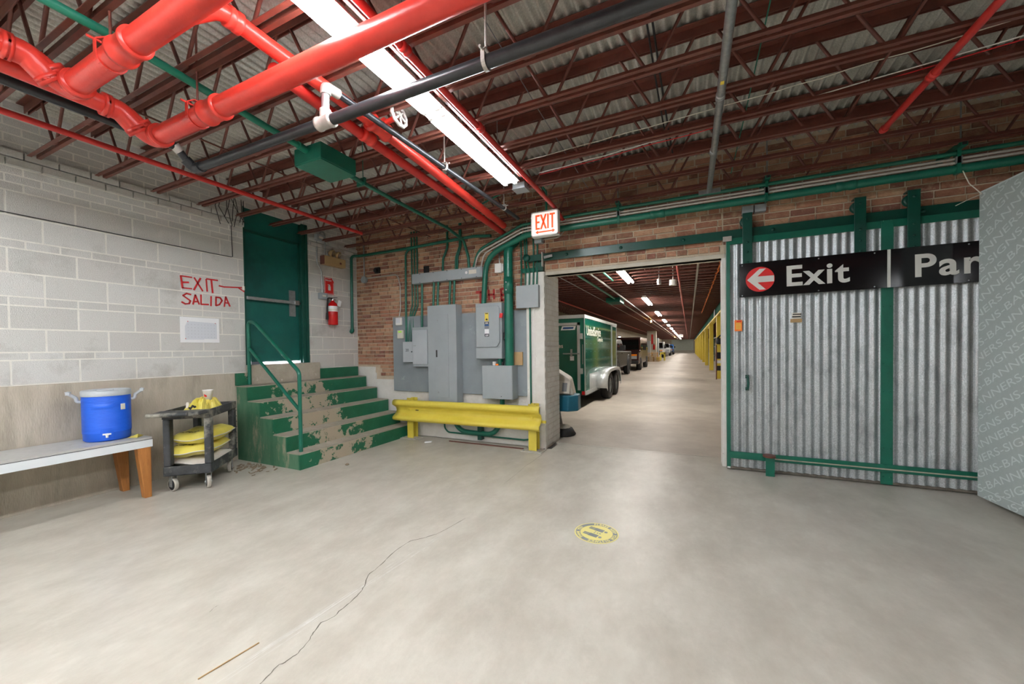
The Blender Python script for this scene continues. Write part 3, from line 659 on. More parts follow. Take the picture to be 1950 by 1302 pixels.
# painted words and arrow on the block wall
lett = [[(2.277,2.143),(2.291,2.012)],[(2.277,2.143),(2.378,2.142)],[(2.292,2.075),(2.346,2.082)],[(2.291,2.015),(2.375,2.016)],[(2.402,2.142),(2.48,2.005)],[(2.461,2.145),(2.396,2.008)],[(2.518,2.143),(2.525,2.007)],[(2.522,2.149),(2.634,2.148)],[(2.57,2.136),(2.58,1.998)]]
arrow = [[(2.65,2.088),(2.701,2.082),(2.928,2.104)],[(2.86,2.094),(2.926,2.056)]]
sal = [[(2.364,1.951),(2.325,1.958),(2.292,1.931),(2.359,1.882),(2.347,1.849),(2.311,1.842),(2.28,1.86)],[(2.407,1.952),(2.383,1.846)],[(2.407,1.952),(2.442,1.852)],[(2.396,1.876),(2.433,1.88)],[(2.462,1.959),(2.461,1.853),(2.534,1.857)],[(2.563,1.953),(2.559,1.845)],[(2.613,1.951),(2.61,1.853),(2.648,1.868),(2.676,1.917),(2.657,1.949),(2.613,1.951)],[(2.716,1.967),(2.699,1.851)],[(2.716,1.967),(2.759,1.86)],[(2.704,1.897),(2.742,1.893)]]
pl_ = thing('painted_lettering', (-4.998, 2.6, 1.84), 'hand-painted red words EXIT SALIDA with an arrow on the block wall', 'lettering')
for nm, ls in (('exit_word', lett), ('arrow', arrow), ('salida_word', sal)):
    obj(nm, G().strokes(ls, .017, (-5.0, 0, 0), (0,1,0), (0,0,1), (.003,0,0)), 'paint_red', pl_)
# floor plan poster
po = thing('floor_plan', (-4.995, 2.44, 1.42), 'white paper floor plan taped to the block wall', 'poster')
obj('sheet', G().box(-4.997, -4.994, 2.256, 2.636, 1.42, 1.70), 'paper', po)
obj('plan_area', G().prism([(2.30,1.45),(2.30,1.60),(2.325,1.655),(2.61,1.645),(2.61,1.462),(2.48,1.462),(2.48,1.455)], (-4.994,0,0), (0,1,0), (0,0,1), (.0006,0,0)), 'paper_grey', po)
g = G()
for i in range(9):
    for j in range(5): g.box(-4.9934, -4.993, 2.325+i*.032, 2.333+i*.032, 1.48+j*.035, 1.482+j*.035)
obj('plan_marks', g, 'ink_grey', po)
g = G()
for y, z in ((2.327,1.652),(2.595,1.642),(2.303,1.463)): g.box(-4.9934, -4.9925, y-.004, y+.004, z-.004, z+.004)
obj('red_mark', g, 'paint_red', po)
# emergency light
em = thing('emergency_light', (-4.95, 4.21, 2.60), 'tan twin-head emergency light high on the block wall', 'light')
obj('housing', G().box(-4.997, -4.90, 4.02, 4.40, 2.605, 2.735), 'tan_box', em, bevel=.004)
obj('side_panel', G().box(-4.996, -4.905, 4.016, 4.021, 2.606, 2.733), 'rust', em)
obj('indicator', G().box(-4.90, -4.897, 4.29, 4.32, 2.645, 2.675), 'rust', em)
for y, z in ((4.17, 2.79), (4.285, 2.785)):
    h = obj('lamp_head', G().lathe([(.0,-.05),(.03,-.045),(.05,-.02),(.058,.01),(.055,.015)], (-4.92, y, z), (.8,.45,-.35), 20), 'tan_box', em)
    obj('lens', G().lathe([(.0,.02),(.03,.018),(.054,.012)], (-4.92, y, z), (.8,.45,-.35), 20), 'chrome', h)
obj('post', G().cyl((-4.92, 4.08, 2.735), (-4.92, 4.08, 2.78), .015, 10), 'galv', em)
# extinguisher sign
sg = thing('extinguisher_sign', (-4.99, 4.165, 2.17), 'red striped fire extinguisher sign above the extinguisher', 'sign')
poly = [(4.08,2.17),(4.25,2.17),(4.25,2.375),(4.205,2.432),(4.08,2.432)]
obj('panel', G().prism(poly, (-4.997,0,0), (0,1,0), (0,0,1), (.004,0,0)), 'sign_red', sg)
g = G()
for k in range(9):
    y = 4.082+k*.019
    g.prism([(y,2.171),(y+.009,2.171),(y+.019,2.19),(y+.010,2.19)], (-4.993,0,0), (0,1,0), (0,0,1), (.001,0,0))
    if k < 6: g.prism([(y,2.412),(y+.009,2.412),(y+.019,2.431),(y+.010,2.431)], (-4.993,0,0), (0,1,0), (0,0,1), (.001,0,0))
for k in range(11):
    z = 2.195+k*.02
    g.prism([(4.081,z),(4.095,z+.012),(4.095,z+.021),(4.081,z+.009)], (-4.993,0,0), (0,1,0), (0,0,1), (.001,0,0))
    if k < 8: g.prism([(4.234,z),(4.249,z+.012),(4.249,z+.021),(4.234,z+.009)], (-4.993,0,0), (0,1,0), (0,0,1), (.001,0,0))
obj('stripe', g, 'sign_white', sg, kind='stuff')
obj('pictogram', G().box(-4.993, -4.992, 4.145, 4.19, 2.235, 2.30).box(-4.993, -4.992, 4.155, 4.18, 2.30, 2.325).box(-4.993, -4.992, 4.138, 4.16, 2.315, 2.325), 'sign_white', sg)
obj('sign_text', text('FIRE EXT', .028, (-4.993, 4.10, 2.375), (0,1,0), (0,0,1), .001, .001), 'sign_white', sg)
# extinguisher
ex = thing('fire_extinguisher', (-4.91, 4.155, 1.70), 'red fire extinguisher hanging on the block wall', 'fire extinguisher')
obj('cylinder', G().lathe([(.0,0),(.066,.004),(.070,.012),(.070,.29),(.060,.325),(.035,.35),(.022,.36),(.022,.375)], (-4.915, 4.155, 1.70), (0,0,1), 28), 'ext_red', ex)
obj('label_band', G().lathe([(.0708,.205),(.0710,.206),(.0710,.285),(.0708,.286)], (-4.915, 4.155, 1.70), (0,0,1), 28), 'paper', ex)
obj('print_band', G().lathe([(.0712,.215),(.0714,.216),(.0714,.24),(.0712,.241)], (-4.915, 4.155, 1.70), (0,0,1), 28), 'offwhite', ex)
obj('valve', G().cyl((-4.915, 4.155, 2.07), (-4.915, 4.155, 2.10), .018, 12), 'chrome', ex)
obj('handle', G().bar((-4.915, 4.105, 2.11), (-4.915, 4.235, 2.125), .022, .008).bar((-4.915, 4.125, 2.09), (-4.915, 4.215, 2.088), .02, .006), 'black', ex)
obj('hose', G().tube(fillet([(-4.915, 4.145, 2.10), (-4.92, 4.075, 2.11), (-4.92, 4.060, 1.95), (-4.92, 4.057, 1.80)], .05, 6), .013, 10), 'rubber', ex)
obj('nozzle', G().cyl((-4.92, 4.057, 1.88), (-4.92, 4.057, 1.78), .015, 12, .02), 'rubber', ex)
obj('inspection_tag', G().obox((-4.86, 4.230, 2.035), (0,1,-.3), (1,0,0), (0,.3,1), .03, .0008, .045), 'paper', ex)
obj('wall_bracket', G().box(-4.997, -4.98, 4.125, 4.185, 1.85, 2.08), 'galv', ex)
# conduits and boxes on the pier right of the door
t = thing('wall_conduit', (-4.98, 4.0, 2.1), 'thin grey conduit dropping to a small box beside the red sign', 'conduit')
obj('conduit_run', G().tube(fillet([(-4.975, 3.945, 2.95), (-4.975, 3.945, 2.62), (-4.975, 4.02, 2.50), (-4.975, 4.025, 2.17)], .1, 5), .011, 10), 'galv', t)
obj('switch_box', G().box(-4.997, -4.94, 3.965, 4.09, 2.085, 2.175), 'elec', t, bevel=.004)
obj('box_label', G().box(-4.94, -4.938, 4.0, 4.06, 2.12, 2.145), 'offwhite', t)
t = thing('wall_conduit', (-4.98, 4.0, 2.8), 'grey box high on the pier with a conduit to the emergency light', 'conduit')
obj('switch_box', G().box(-4.965, -4.90, 3.90, 4.03, 2.93, 3.02), 'elec', t, bevel=.004)
obj('box_label', G().box(-4.90, -4.898, 3.93, 4.0, 2.96, 2.99), 'offwhite', t)
obj('conduit_run', G().tube(fillet([(-4.94, 3.97, 3.0), (-4.94, 3.98, 3.08), (-4.94, 4.06, 3.08), (-4.94, 4.06, 2.74)], .05, 5), .010, 10), 'galv', t)
t = thing('corner_pipe', (-4.96, 4.57, 1.6), 'green pipe running up the corner and along the brick wall', 'pipe')
obj('pipe_run', G().tube(fillet([(-4.965, 4.565, 1.64), (-4.965, 4.575, 2.845), (-4.88, 4.655, 2.85), (-4.0, 4.655, 2.85), (-2.72, 4.655, 2.88), (-2.45, 4.655, 2.85)], .06, 6), .0215, 14), 'green', t)
obj('elbow', G().tube(fillet([(-4.965, 4.565, 1.66), (-4.965, 4.565, 1.625), (-4.995, 4.565, 1.615)], .02, 5), .030, 14), 'green', t)
# thin wires on the block wall
obj('cable', G().tube([(-4.99, .6, 2.462), (-4.99, 1.4, 2.458), (-4.99, 2.78, 2.452), (-4.99, 2.80, 2.46), (-4.99, 2.79, 2.83)], .004, 6), 'black', None, 'thin black wire along a course of the block wall', 'cable')
g = G()
for k in range(9):
    y = 2.62+.035*k; g.tube([(-4.96+random.uniform(-.02,.03), y+random.uniform(-.05,.05), 3.16), (-4.93, y+random.uniform(-.04,.04), 3.0), (-4.955, y+.04+random.uniform(-.04,.06), 2.86+random.uniform(-.06,.05))], .004, 5)
obj('wire_tangle', g, 'black', None, 'tangle of dark wires hanging above the green door', 'wires', kind='stuff')
# ================================================================== bench, cooler, cart
bn = thing('bench', (-4.72, .9, 0), 'low bench with a grey laminate top, white edge and wooden legs', 'bench')
obj('top', G().box(-4.965, -4.462, -.1, 1.778, .525, .545), 'bench_top', bn)
obj('apron', G().box(-4.965, -4.455, -.1, 1.782, .456, .524), 'bench_edge', bn, bevel=.003)
obj('edge_trim', G().box(-4.966, -4.454, -.1, 1.783, .5235, .5265), 'black', bn)
for x0 in (-4.485, -4.90):
    g = G(); a, b = .045, .033
    g.add([(x0-b,1.735-b*.6,0),(x0+b,1.735-b*.6,0),(x0+b,1.735+b*.9,0),(x0-b,1.735+b*.9,0),(x0-.02-a,1.67,.456),(x0-.02+a*1.1,1.67,.456),(x0-.02+a*1.1,1.765,.456),(x0-.02-a,1.765,.456)] if x0 < -4.7 else
          [(x0-b,1.735-b*.6,0),(x0+b,1.735-b*.6,0),(x0+b,1.735+b*.9,0),(x0-b,1.735+b*.9,0),(x0-a,1.675,.456),(x0+a*.6,1.675,.456),(x0+a*.6,1.77,.456),(x0-a,1.77,.456)], [(0,3,2,1),(4,5,6,7),(0,1,5,4),(1,2,6,5),(2,3,7,6),(3,0,4,7)])
    obj('leg', g, 'wood', bn, bevel=.004)
for x0 in (-4.485, -4.90): obj('leg', G().box(x0-.04, x0+.04, .02, .09, 0, .456), 'wood', bn)
obj('sticky_note', G().add([(-4.60,1.66,.547),(-4.52,1.70,.547),(-4.60,1.775,.548),(-4.56,1.72,.575)], [(0,1,3),(1,2,3),(2,0,3),(0,2,1)]), 'bag_yellow', None, 'folded yellow paper note on the bench end', 'paper')
# drinks cooler
cc = Vector((-4.725, 1.575, .546))
ck_ = thing('drink_cooler', cc, 'blue ribbed drink cooler with a grey lid on the bench', 'cooler')
prof = [(.0,0),(.138,.0),(.150,.012),(.152,.07)]
z = .07
while z < .385:
    prof += [(.155,z+.004),(.155,z+.009),(.1525,z+.012)]; z += .0125
prof += [(.153,.395),(.153,.40)]
obj('body', G().lathe(prof, cc, (0,0,1), 48), 'cooler_blue', ck_)
obj('lid', G().lathe([(.157,.392),(.159,.395),(.159,.435),(.153,.442),(.145,.444),(.14,.436),(.0,.436)], cc, (0,0,1), 48), 'cooler_lid', ck_)
fdir = Vector((.93, -.37, 0)).normalized(); sdir = Vector((.37, .93, 0)).normalized()
obj('lid_tab', G().obox(cc+fdir*.13+Vector((0,0,.446)), fdir, sdir, (0,0,1), .03, .05, .006), 'cooler_lid', ck_, bevel=.003)
for s in (-1, 1):
    a = cc+sdir*s*.155
    obj('handle', G().tube(fillet([a+Vector((0,0,.345)), a+sdir*s*.022+Vector((0,0,.35)), a+sdir*s*.028+Vector((0,0,.385)), a+sdir*s*.075+Vector((0,0,.425)), a+sdir*s*.078+Vector((0,0,.44))], .015, 4), .013, 10).obox(a+sdir*s*.07+Vector((0,0,.425)), fdir, sdir, (0,0,1), .05, .012, .012), 'cooler_lid', ck_)
obj('logo_panel', G().grid(lambda u, v: cc+(fdir*math.cos((u-.5)*1.0-.12)+sdir*math.sin((u-.5)*1.0-.12))*(.1545+.006*math.sin(math.pi*u)*math.sin(math.pi*v))+Vector((0,0,.28+.045*v)), 14, 6), 'cooler_blue', ck_)
obj('spigot_recess', G().grid(lambda u, v: cc+(fdir*math.cos((u-.5)*(.62-.15*v)+.03)+sdir*math.sin((u-.5)*(.62-.15*v)+.03))*(.156+.004*(1-abs(2*u-1)**4))+Vector((0,0,.012+.095*v)), 12, 6), 'cooler_blue', ck_)
p = cc+fdir*.163+sdir*.006+Vector((0,0,.062))
obj('spigot', G().cyl(p-fdir*.012, p+fdir*.022, .011, 12).obox(p+fdir*.02+Vector((0,0,.006)), sdir, fdir, (0,0,1), .026, .006, .006).cyl(p+fdir*.018, p+fdir*.018-Vector((0,0,.024)), .008, 10), 'white', ck_)
obj('sticker', G().grid(lambda u, v: cc+(fdir*math.cos(u*.24+.62)+sdir*math.sin(u*.24+.62))*.1565+Vector((0,0,.265+.052*v)), 6, 2), 'offwhite', ck_)
# utility cart
ang = math.radians(42); cu, cv = Vector((math.cos(ang), math.sin(ang), 0)), Vector((-math.sin(ang), math.cos(ang), 0)); C0 = Vector((-4.155, 2.095, 0))
def cl(a, b, z): return C0+cu*a+cv*b+Vector((0,0,z))
ct = thing('utility_cart', cl(-.185, .32, 0), 'scuffed black two-shelf plastic utility cart beside the steps', 'cart')
W_, L_ = .38, .64
def tray(z0, z1, name, a0=-W_, a1=0, b0=0, b1=L_, th=.02):
    g = G()
    def bx(a, b, c, d, e, f): g.obox(cl((a+b)/2, (c+d)/2, (e+f)/2), cu, cv, (0,0,1), (b-a)/2, (d-c)/2, (f-e)/2)
    bx(a0, a1, b0, b1, z0, z0+.015); bx(a0, a0+th, b0, b1, z0, z1); bx(a1-th, a1, b0, b1, z0, z1); bx(a0, a1, b0, b0+th, z0, z1); bx(a0, a1, b1-th, b1, z0, z1)
    return obj(name, g, 'cart', ct, bevel=.006)
tray(.155, .245, 'lower_shelf'); tray(.685, .765, 'upper_shelf')
hp = [(-W_-.005, 0), (-W_-.005, -.19), (-W_+.02, -.205), (-.10, -.205), (-.03, -.16), (0, -.02), (0, 0)]
obj('handle', G().prism(hp, cl(0,0,.735), cu, cv, (0,0,.035)), 'cart', ct, bevel=.008)
obj('grip', G().cyl(cl(-W_-.012, -.198, .755), cl(-.09, -.198, .755), .019, 12), 'cart', ct)
for a, b in ((-.030, .040), (-W_+.030, .040), (-.030, L_-.040), (-W_+.030, L_-.040)):
    g = G().obox(cl(a, b, .465), cu, cv, (0,0,1), .028, .038, .222)
    obj('leg', g, 'cart', ct, bevel=.012)
for k in range(7): obj('leg_rib', G().obox(cl(-.0, L_-.04, .30+k*.06), cu, cv, (0,0,1), .004, .03, .004), 'cart', ct)
for a, b, tw in ((-.05, .06, .5), (-W_+.05, .06, .9), (-.05, L_-.07, .2), (-W_+.05, L_-.07, .2)):
    c = cl(a, b, .062); d = Matrix.Rotation(tw, 3, 'Z') @ cu
    w = obj('caster', G().lathe([(.0,-.014),(.05,-.014),(.052,-.012),(.052,.012),(.05,.014),(.0,.014)], c, d, 24), 'rubber', ct)
    obj('tyre', G().lathe([(.050,-.016),(.058,-.016),(.062,-.010),(.062,.010),(.058,.016),(.050,.016)], c, d, 24, caps=False), 'chalk_dust', w)
    obj('fork', G().obox(c+d*.02+Vector((0,0,.035)), d, d.cross(Vector((0,0,1))), (0,0,1), .003, .02, .055).obox(c-d*.02+Vector((0,0,.035)), d, d.cross(Vector((0,0,1))), (0,0,1), .003, .02, .055).obox(c+Vector((0,0,.088)), d, d.cross(Vector((0,0,1))), (0,0,1), .03, .03, .005).cyl(c-d*.028, c+d*.028, .012, 10), 'galv', w)
# sacks on the lower shelf
def sack(c, ax, ay, hx, hy, h, m, label, seed, lines=()):
    rnd = random.Random(seed); ph = [rnd.uniform(0, 6) for _ in range(6)]
    c, ax, ay = Vector(c), Vector(ax), Vector(ay)
    def H(u, v):
        e = max(0, (1-abs(u)**3))**.42*max(0, (1-abs(v)**3))**.42
        return h*(e*(1+.10*math.sin(5*u+ph[0])*math.sin(4*v+ph[1])+.05*math.sin(11*u+ph[2]+3*v))) + .004
    def P(u, v, s):
        k = 1-.06*abs(v)**2*abs(u); dz = .012*math.sin(3*u+ph[3])*abs(v)
        return c+ax*hx*u*(1-.05*v*v)+ay*hy*v*(1-.05*u*u)+Vector((0,0,dz+s*H(u, v)))
    t = thing('sack', c-Vector((0,0,h)), label, 'sack', 'sacks on the lower shelf of the cart')
    g = G().grid(lambda a, b: P(2*a-1, 2*b-1, 1), 20, 16).grid(lambda a, b: P(1-2*a, 2*b-1, -.75), 20, 16)
    obj('bag', g, m, t)
    e = G()
    for s in (-1, 1): e.tube([P(s*.995, -1+2*k/14, 0)+ax*s*.004 for k in range(15)], .005, 6); e.tube([P(-1+2*k/14, s*.995, 0)+ay*s*.004 for k in range(15)], .005, 6)
    obj('seam', e, 'bag_white', t)
    for (st_, sz, u0, v0, du, dv, side) in lines:
        tg = text(st_, sz, (0,0,0), (1,0,0), (0,1,0), .0004, .0006)
        vs = []
        for x, y, z in tg.v:
            u = u0+du[0]*x+du[1]*y; v = v0+dv[0]*x+dv[1]*y; vs.append(P(u, v, side*1.0)+Vector((0,0,side*(.0015+z))))
        tg.v = [tuple(q) for q in vs]; obj('print', tg, 'ink', t)
    return t
an = math.radians(38); sa, sb = Vector((math.cos(an), math.sin(an), 0)), Vector((-math.sin(an), math.cos(an), 0))
ln = [('Net Weight 50 lb', .022, -.75, -.70, (1/.17, 0), (0, 1/.22), 1)]
sack(cl(-.20, .34, .235), sa, sb, .18, .23, .055, 'bag_white', 'bottom sack on the cart, whitish and half collapsed', 3)
sack(cl(-.215, .30, .35), sa, sb, .185, .24, .072, 'bag_yellow', 'middle yellow sack on the lower shelf of the cart', 5, ln)
sack(cl(-.165, .30, .475), sa, sb, .18, .24, .074, 'bag_yellow', 'topmost yellow sack on the lower shelf of the cart', 9, ln)
obj('brick_scrap', G().obox(cl(-.22, .075, .187), cu, cv, (0,0,1), .06, .03, .017).obox(cl(-.15, .09, .207), cv, cu, (0,0,1), .03, .025, .02).obox(cl(-.29, .07, .182), cu, cv, (.2,0,1), .035, .025, .012), 'elec', None, 'small grey metal scraps on the lower shelf of the cart', 'scrap', bevel=.003)
# crumpled bag and cup on the upper shelf
rnd = random.Random(4); ph = [rnd.uniform(0, 6) for _ in range(8)]
def crump(u, v):
    a = 2*math.pi*u; r = 1-v
    fold = abs(math.sin(4*a+ph[0]+3*v))*.5+abs(math.sin(7*a+ph[1]-5*v))*.35+abs(math.sin(11*a+ph[2]+9*v))*.2
    rr = r*(1+.12*math.sin(3*a+ph[3])+.10*math.sin(5*a+ph[4]))
    zz = .20*(1-r**1.5)*(.75+.40*math.sin(a*1+ph[5])*r)+.07*(fold-.5)*math.sin(math.pi*min(1, v*1.1+.12))+.008
    return cl(-.18, .33, .702)+cu*math.cos(a)*rr*.135+cv*math.sin(a)*rr*.25+Vector((0,0,max(.004, zz)))
cb = thing('crumpled_bag', cl(-.19, .33, .70), 'crumpled empty yellow bag heaped on the upper shelf of the cart', 'bag')
obj('bag', G().grid(crump, 72, 16, smooth=False), 'bag_yellow', cb)
obj('bag_edge', G().tube([crump(.52+.015*k, .25+.05*math.sin(k)) + Vector((0,0,.012)) for k in range(10)], .014, 6), 'bag_white', cb)
obj('dark_fold', G().tube([crump(.70+.010*k, .16+.02*math.sin(2*k)) + Vector((0,0,.006)) for k in range(8)], .010, 6), 'black', cb)
cupc = cl(-.13, .30, .825)
cp = thing('paper_cup', cupc, 'white paper cup standing on the crumpled yellow bag', 'cup')
obj('cup', G().lathe([(.0,0),(.030,0),(.043,.095),(.046,.097),(.046,.102),(.041,.102),(.028,.006),(.0,.006)], cupc, (0,0,1), 24), 'cup', cp)
obj('red_print', G().grid(lambda u, v: cupc+(Vector((.9,-.44,0))*math.cos(u*.7-.95)+Vector((.44,.9,0))*math.sin(u*.7-.95))*(.0308+.0135*(.035+.03*v)/.1)+Vector((0,0,.035+.03*v*(1-.6*u))), 6, 3), 'sign_red', cp)
# litter on the floor by the cart and steps
g = G()
for k in range(60):
    x, y = random.gauss(-4.45, .16), random.gauss(2.66, .07); a = random.uniform(0, 3)
    if y > 2.79 or x < -4.95: continue
    g.obox((x, y, .006), (math.cos(a), math.sin(a), .2), (-math.sin(a), math.cos(a), .1), (0,0,1), random.uniform(.008,.03), random.uniform(.004,.012), .002)
obj('leaf_litter', g, 'debris', None, 'scattered dry leaf litter at the foot of the steps', 'litter', kind='stuff')
obj('wood_stick', G().bar((-1.781, .831, .004), (-1.751, 1.051, .004), .004, .004), 'cardboard', None, 'thin wooden stick lying on the floor in the foreground', 'stick')
obj('pebble', G().lathe([(0,0),(.02,.004),(.022,.012),(.012,.02),(0,.022)], (-3.55, 3.15, 0), (0,0,1), 8), 'debris', None, 'small brown lump on the floor before the steps', 'debris')
# ================================================================== electrical equipment on the brick wall
eb = thing('backboard', (-3.06, 4.68, .675), 'grey painted plywood backboard behind the electrical boxes', 'board')
obj('sheet', G().box(-4.197, -3.10, 4.655, 4.70, .675, 1.818), 'board', eb, bevel=.002)
obj('sheet', G().box(-3.096, -1.931, 4.655, 4.70, .675, 1.816), 'board', eb, bevel=.002)
pn = thing('electrical_panel', (-3.17, 4.6, .55), 'tall grey breaker panel with a narrow door', 'electrical panel')
obj('cabinet', G().box(-3.415, -2.93, 4.50, 4.655, .555, 1.935), 'elec', pn, bevel=.003)
obj('door', G().box(-3.285, -3.06, 4.494, 4.50, .63, 1.80), 'elec', pn, bevel=.002)
obj('latch', G().box(-3.268, -3.248, 4.489, 4.495, 1.20, 1.30), 'black', pn)
obj('bolt', G().cyl((-3.24, 4.488, 1.72), (-3.24, 4.495, 1.72), .01, 8), 'galv', pn); obj('bolt', G().cyl((-3.24, 4.488, .70), (-3.24, 4.495, .70), .01, 8), 'galv', pn)
sw = thing('disconnect_switch', (-2.42, 4.58, 1.17), 'grey safety switch box with a yellow warning label', 'switch box')
obj('enclosure', G().box(-2.615, -2.225, 4.50, 4.655, 1.175, 1.915), 'elec', sw, bevel=.003)
dr = obj('door', G().prism([(-2.60,1.33),(-2.60,1.875),(-2.27,1.875),(-2.245,1.85),(-2.245,1.40),(-2.28,1.34),(-2.30,1.33)], (0,4.475,0), (1,0,0), (0,0,1), (0,.025,0)), 'elec', sw, bevel=.010, seg=3)
obj('warning_label', G().box(-2.46, -2.405, 4.4735, 4.4748, 1.675, 1.785), 'yellow_c', sw); obj('warning_mark', G().prism([(-2.45,1.69),(-2.432,1.685),(-2.415,1.69),(-2.432,1.715)], (0,4.473,0), (1,0,0), (0,0,1), (0,.001,0)).box(-2.452, -2.413, 4.4728, 4.4736, 1.77, 1.78), 'ink', sw)
for z0, z1, m in ((1.635,1.665,'ink'),(1.61,1.633,'car_blue'),(1.572,1.608,'ink_grey'),(1.51,1.57,'paper'),(1.47,1.505,'ink')):
    obj('label_strip', G().box(-2.465, -2.40, 4.4737, 4.4748, z0, z1), m, sw)
for s_, z in (('ON', 1.640), ('OFF', 1.477)): obj('label_text', text(s_, .026, (-2.455, 4.4737, z), (1,0,0), (0,0,1), .0006, .0008), 'paper', sw)
obj('lever', G().box(-2.225, -2.185, 4.53, 4.57, 1.43, 1.52), 'black', sw, bevel=.004); obj('lever_tip', G().obox((-2.225, 4.49, 1.74), (0,1,0), (1,0,0), (.2,0,1), .012, .02, .03), 'sign_red', sw)
obj('cover_panel', G().box(-2.612, -2.228, 4.493, 4.50, 1.18, 1.325), 'elec', sw, bevel=.002)
lb = thing('junction_cabinet', (-2.24, 4.56, .64), 'square grey junction cabinet below the thick green pipe', 'electrical box')
obj('cabinet', G().box(-2.515, -2.07, 4.48, 4.655, .642, 1.085), 'elec', lb, bevel=.003); obj('cover', G().box(-2.51, -2.075, 4.472, 4.48, .647, 1.08), 'elec', lb, bevel=.002)
obj('screw', G().cyl((-2.23, 4.468, .68), (-2.23, 4.473, .68), .006, 8), 'ink', lb)
obj('cardboard_piece', G().box(-2.20, -1.99, 4.63, 4.652, 1.087, 1.26), 'cardboard', None, 'tan cardboard piece standing behind the thick green pipe', 'cardboard')
tp = thing('tape_rolls', (-2.33, 4.55, 1.085), 'small white and orange roll of tape on the junction cabinet', 'tape'); obj('roll', G().cyl((-2.36, 4.54, 1.086), (-2.36, 4.54, 1.135), .025, 14), 'white', tp); obj('roll', G().cyl((-2.31, 4.52, 1.086), (-2.31, 4.52, 1.108), .022, 14), 'orange', tp); obj('roll', G().cyl((-2.23, 4.53, 1.086), (-2.23, 4.53, 1.13), .018, 14), 'black', tp)
sm = thing('meter_box', (-3.58, 4.6, 1.09), 'light grey small breaker box left of the tall panel', 'electrical box')
obj('cabinet', G().box(-3.72, -3.44, 4.54, 4.655, 1.06, 1.64), 'elec', sm, bevel=.003); obj('door', G().box(-3.718, -3.447, 4.530, 4.54, 1.095, 1.60), 'elec_lt', sm, bevel=.003); obj('latch', G().box(-3.70, -3.66, 4.526, 4.531, 1.36, 1.375), 'elec', sm)
mb = thing('wire_box', (-3.83, 4.62, 1.12), 'small grey wiring box marked 20 at the left of the boxes', 'electrical box')
obj('cabinet', G().box(-3.925, -3.74, 4.56, 4.655, 1.125, 1.43), 'elec_lt', mb, bevel=.003); obj('number', text('20', .06, (-3.875, 4.5595, 1.285), (1,0,0), (0,0,1), .0006), 'ink', mb); obj('knob', G().cyl((-3.755, 4.55, 1.28), (-3.755, 4.561, 1.28), .008, 8), 'ink', mb)
tr = thing('wire_trough', (-3.15, 4.6, 2.29), 'long grey wiring trough high on the brick wall', 'electrical box')
obj('trough', G().box(-3.75, -2.555, 4.585, 4.70, 2.29, 2.435), 'elec', tr, bevel=.002); obj('cover', G().box(-3.748, -2.575, 4.580, 4.585, 2.293, 2.432), 'elec', tr)
obj('sticker', G().box(-2.76, -2.64, 4.5785, 4.580, 2.345, 2.40), 'offwhite', tr); obj('sticker', G().cyl((-2.80, 4.5785, 2.37), (-2.80, 4.580, 2.37), .02, 12), 'white', tr)
g = G()
for k in range(5): g.cyl((-3.6+k*.24, 4.576, 2.425), (-3.6+k*.24, 4.58, 2.425), .006, 6); g.cyl((-3.6+k*.24, 4.576, 2.30), (-3.6+k*.24, 4.58, 2.30), .006, 6)
obj('screw', g, 'ink', tr)
bx = thing('pull_box', (-1.88, 4.6, 1.83), 'square grey pull box beside the doorway', 'electrical box')
obj('box', G().box(-2.035, -1.735, 4.565, 4.635, 1.832, 2.115), 'elec', bx, bevel=.003); obj('cover', G().box(-2.04, -1.73, 4.558, 4.565, 1.828, 2.118), 'elec', bx, bevel=.002)
th = thing('wifi_device', (-4.06, 4.63, 1.69), 'white rounded device with a blue glow at the left edge of the board', 'device')
obj('case', G().box(-4.12, -4.0, 4.62, 4.655, 1.69, 1.81), 'white', th, bevel=.014, seg=4); obj('blue_face', G().box(-4.10, -4.02, 4.6185, 4.620, 1.72, 1.795), 'paper_grey', th)
kp = thing('keypad', (-4.03, 4.63, 1.49), 'cream keypad with a green display', 'keypad')
obj('case', G().box(-4.09, -3.975, 4.625, 4.655, 1.485, 1.615), 'offwhite', kp, bevel=.006); obj('display', G().box(-4.065, -4.0, 4.6235, 4.6255, 1.575, 1.60), 'lcd', kp)
wbx = thing('outlet_box', (-2.34, 4.67, 2.35), 'small white outlet box on a thin conduit', 'outlet')
obj('box', G().box(-2.39, -2.29, 4.64, 4.70, 2.335, 2.46), 'white', wbx, bevel=.005); obj('plate', G().box(-2.285, -2.265, 4.645, 4.70, 2.35, 2.45), 'white', wbx); obj('conduit_run', G().cyl((-2.335, 4.68, 2.46), (-2.335, 4.68, 2.78), .008, 8), 'galv', wbx)
gb = thing('gang_box', (-4.88, 4.67, 2.40), 'round grey gang box on the brick near the corner', 'electrical box')
obj('box', G().cyl((-4.80, 4.70, 2.46), (-4.80, 4.655, 2.46), .055, 14), 'elec', gb)
obj('conduit_run', G().cyl((-4.80, 4.68, 2.5), (-4.80, 4.68, 3.1), .010, 10), 'galv', gb)
obj('conduit_run', G().tube(fillet([(-4.78, 4.675, 2.48), (-4.1, 4.675, 2.485), (-4.055, 4.675, 2.3), (-4.055, 4.675, 1.95), (-4.075, 4.66, 1.81)], .09, 6), .009, 10), 'galv_fit', gb)
obj('lamp_socket', G().box(-4.56, -4.47, 4.66, 4.70, 2.54, 2.63).cyl((-4.515, 4.66, 2.585), (-4.515, 4.62, 2.575), .03, 12), 'black', None, 'dark socket plate on the brick near the corner', 'socket')
obj('vent_block', G().box(-3.61, -3.52, 4.685, 4.70, 2.43, 2.56), 'black', None, 'dark square hole in the brick above the wiring trough', 'opening')
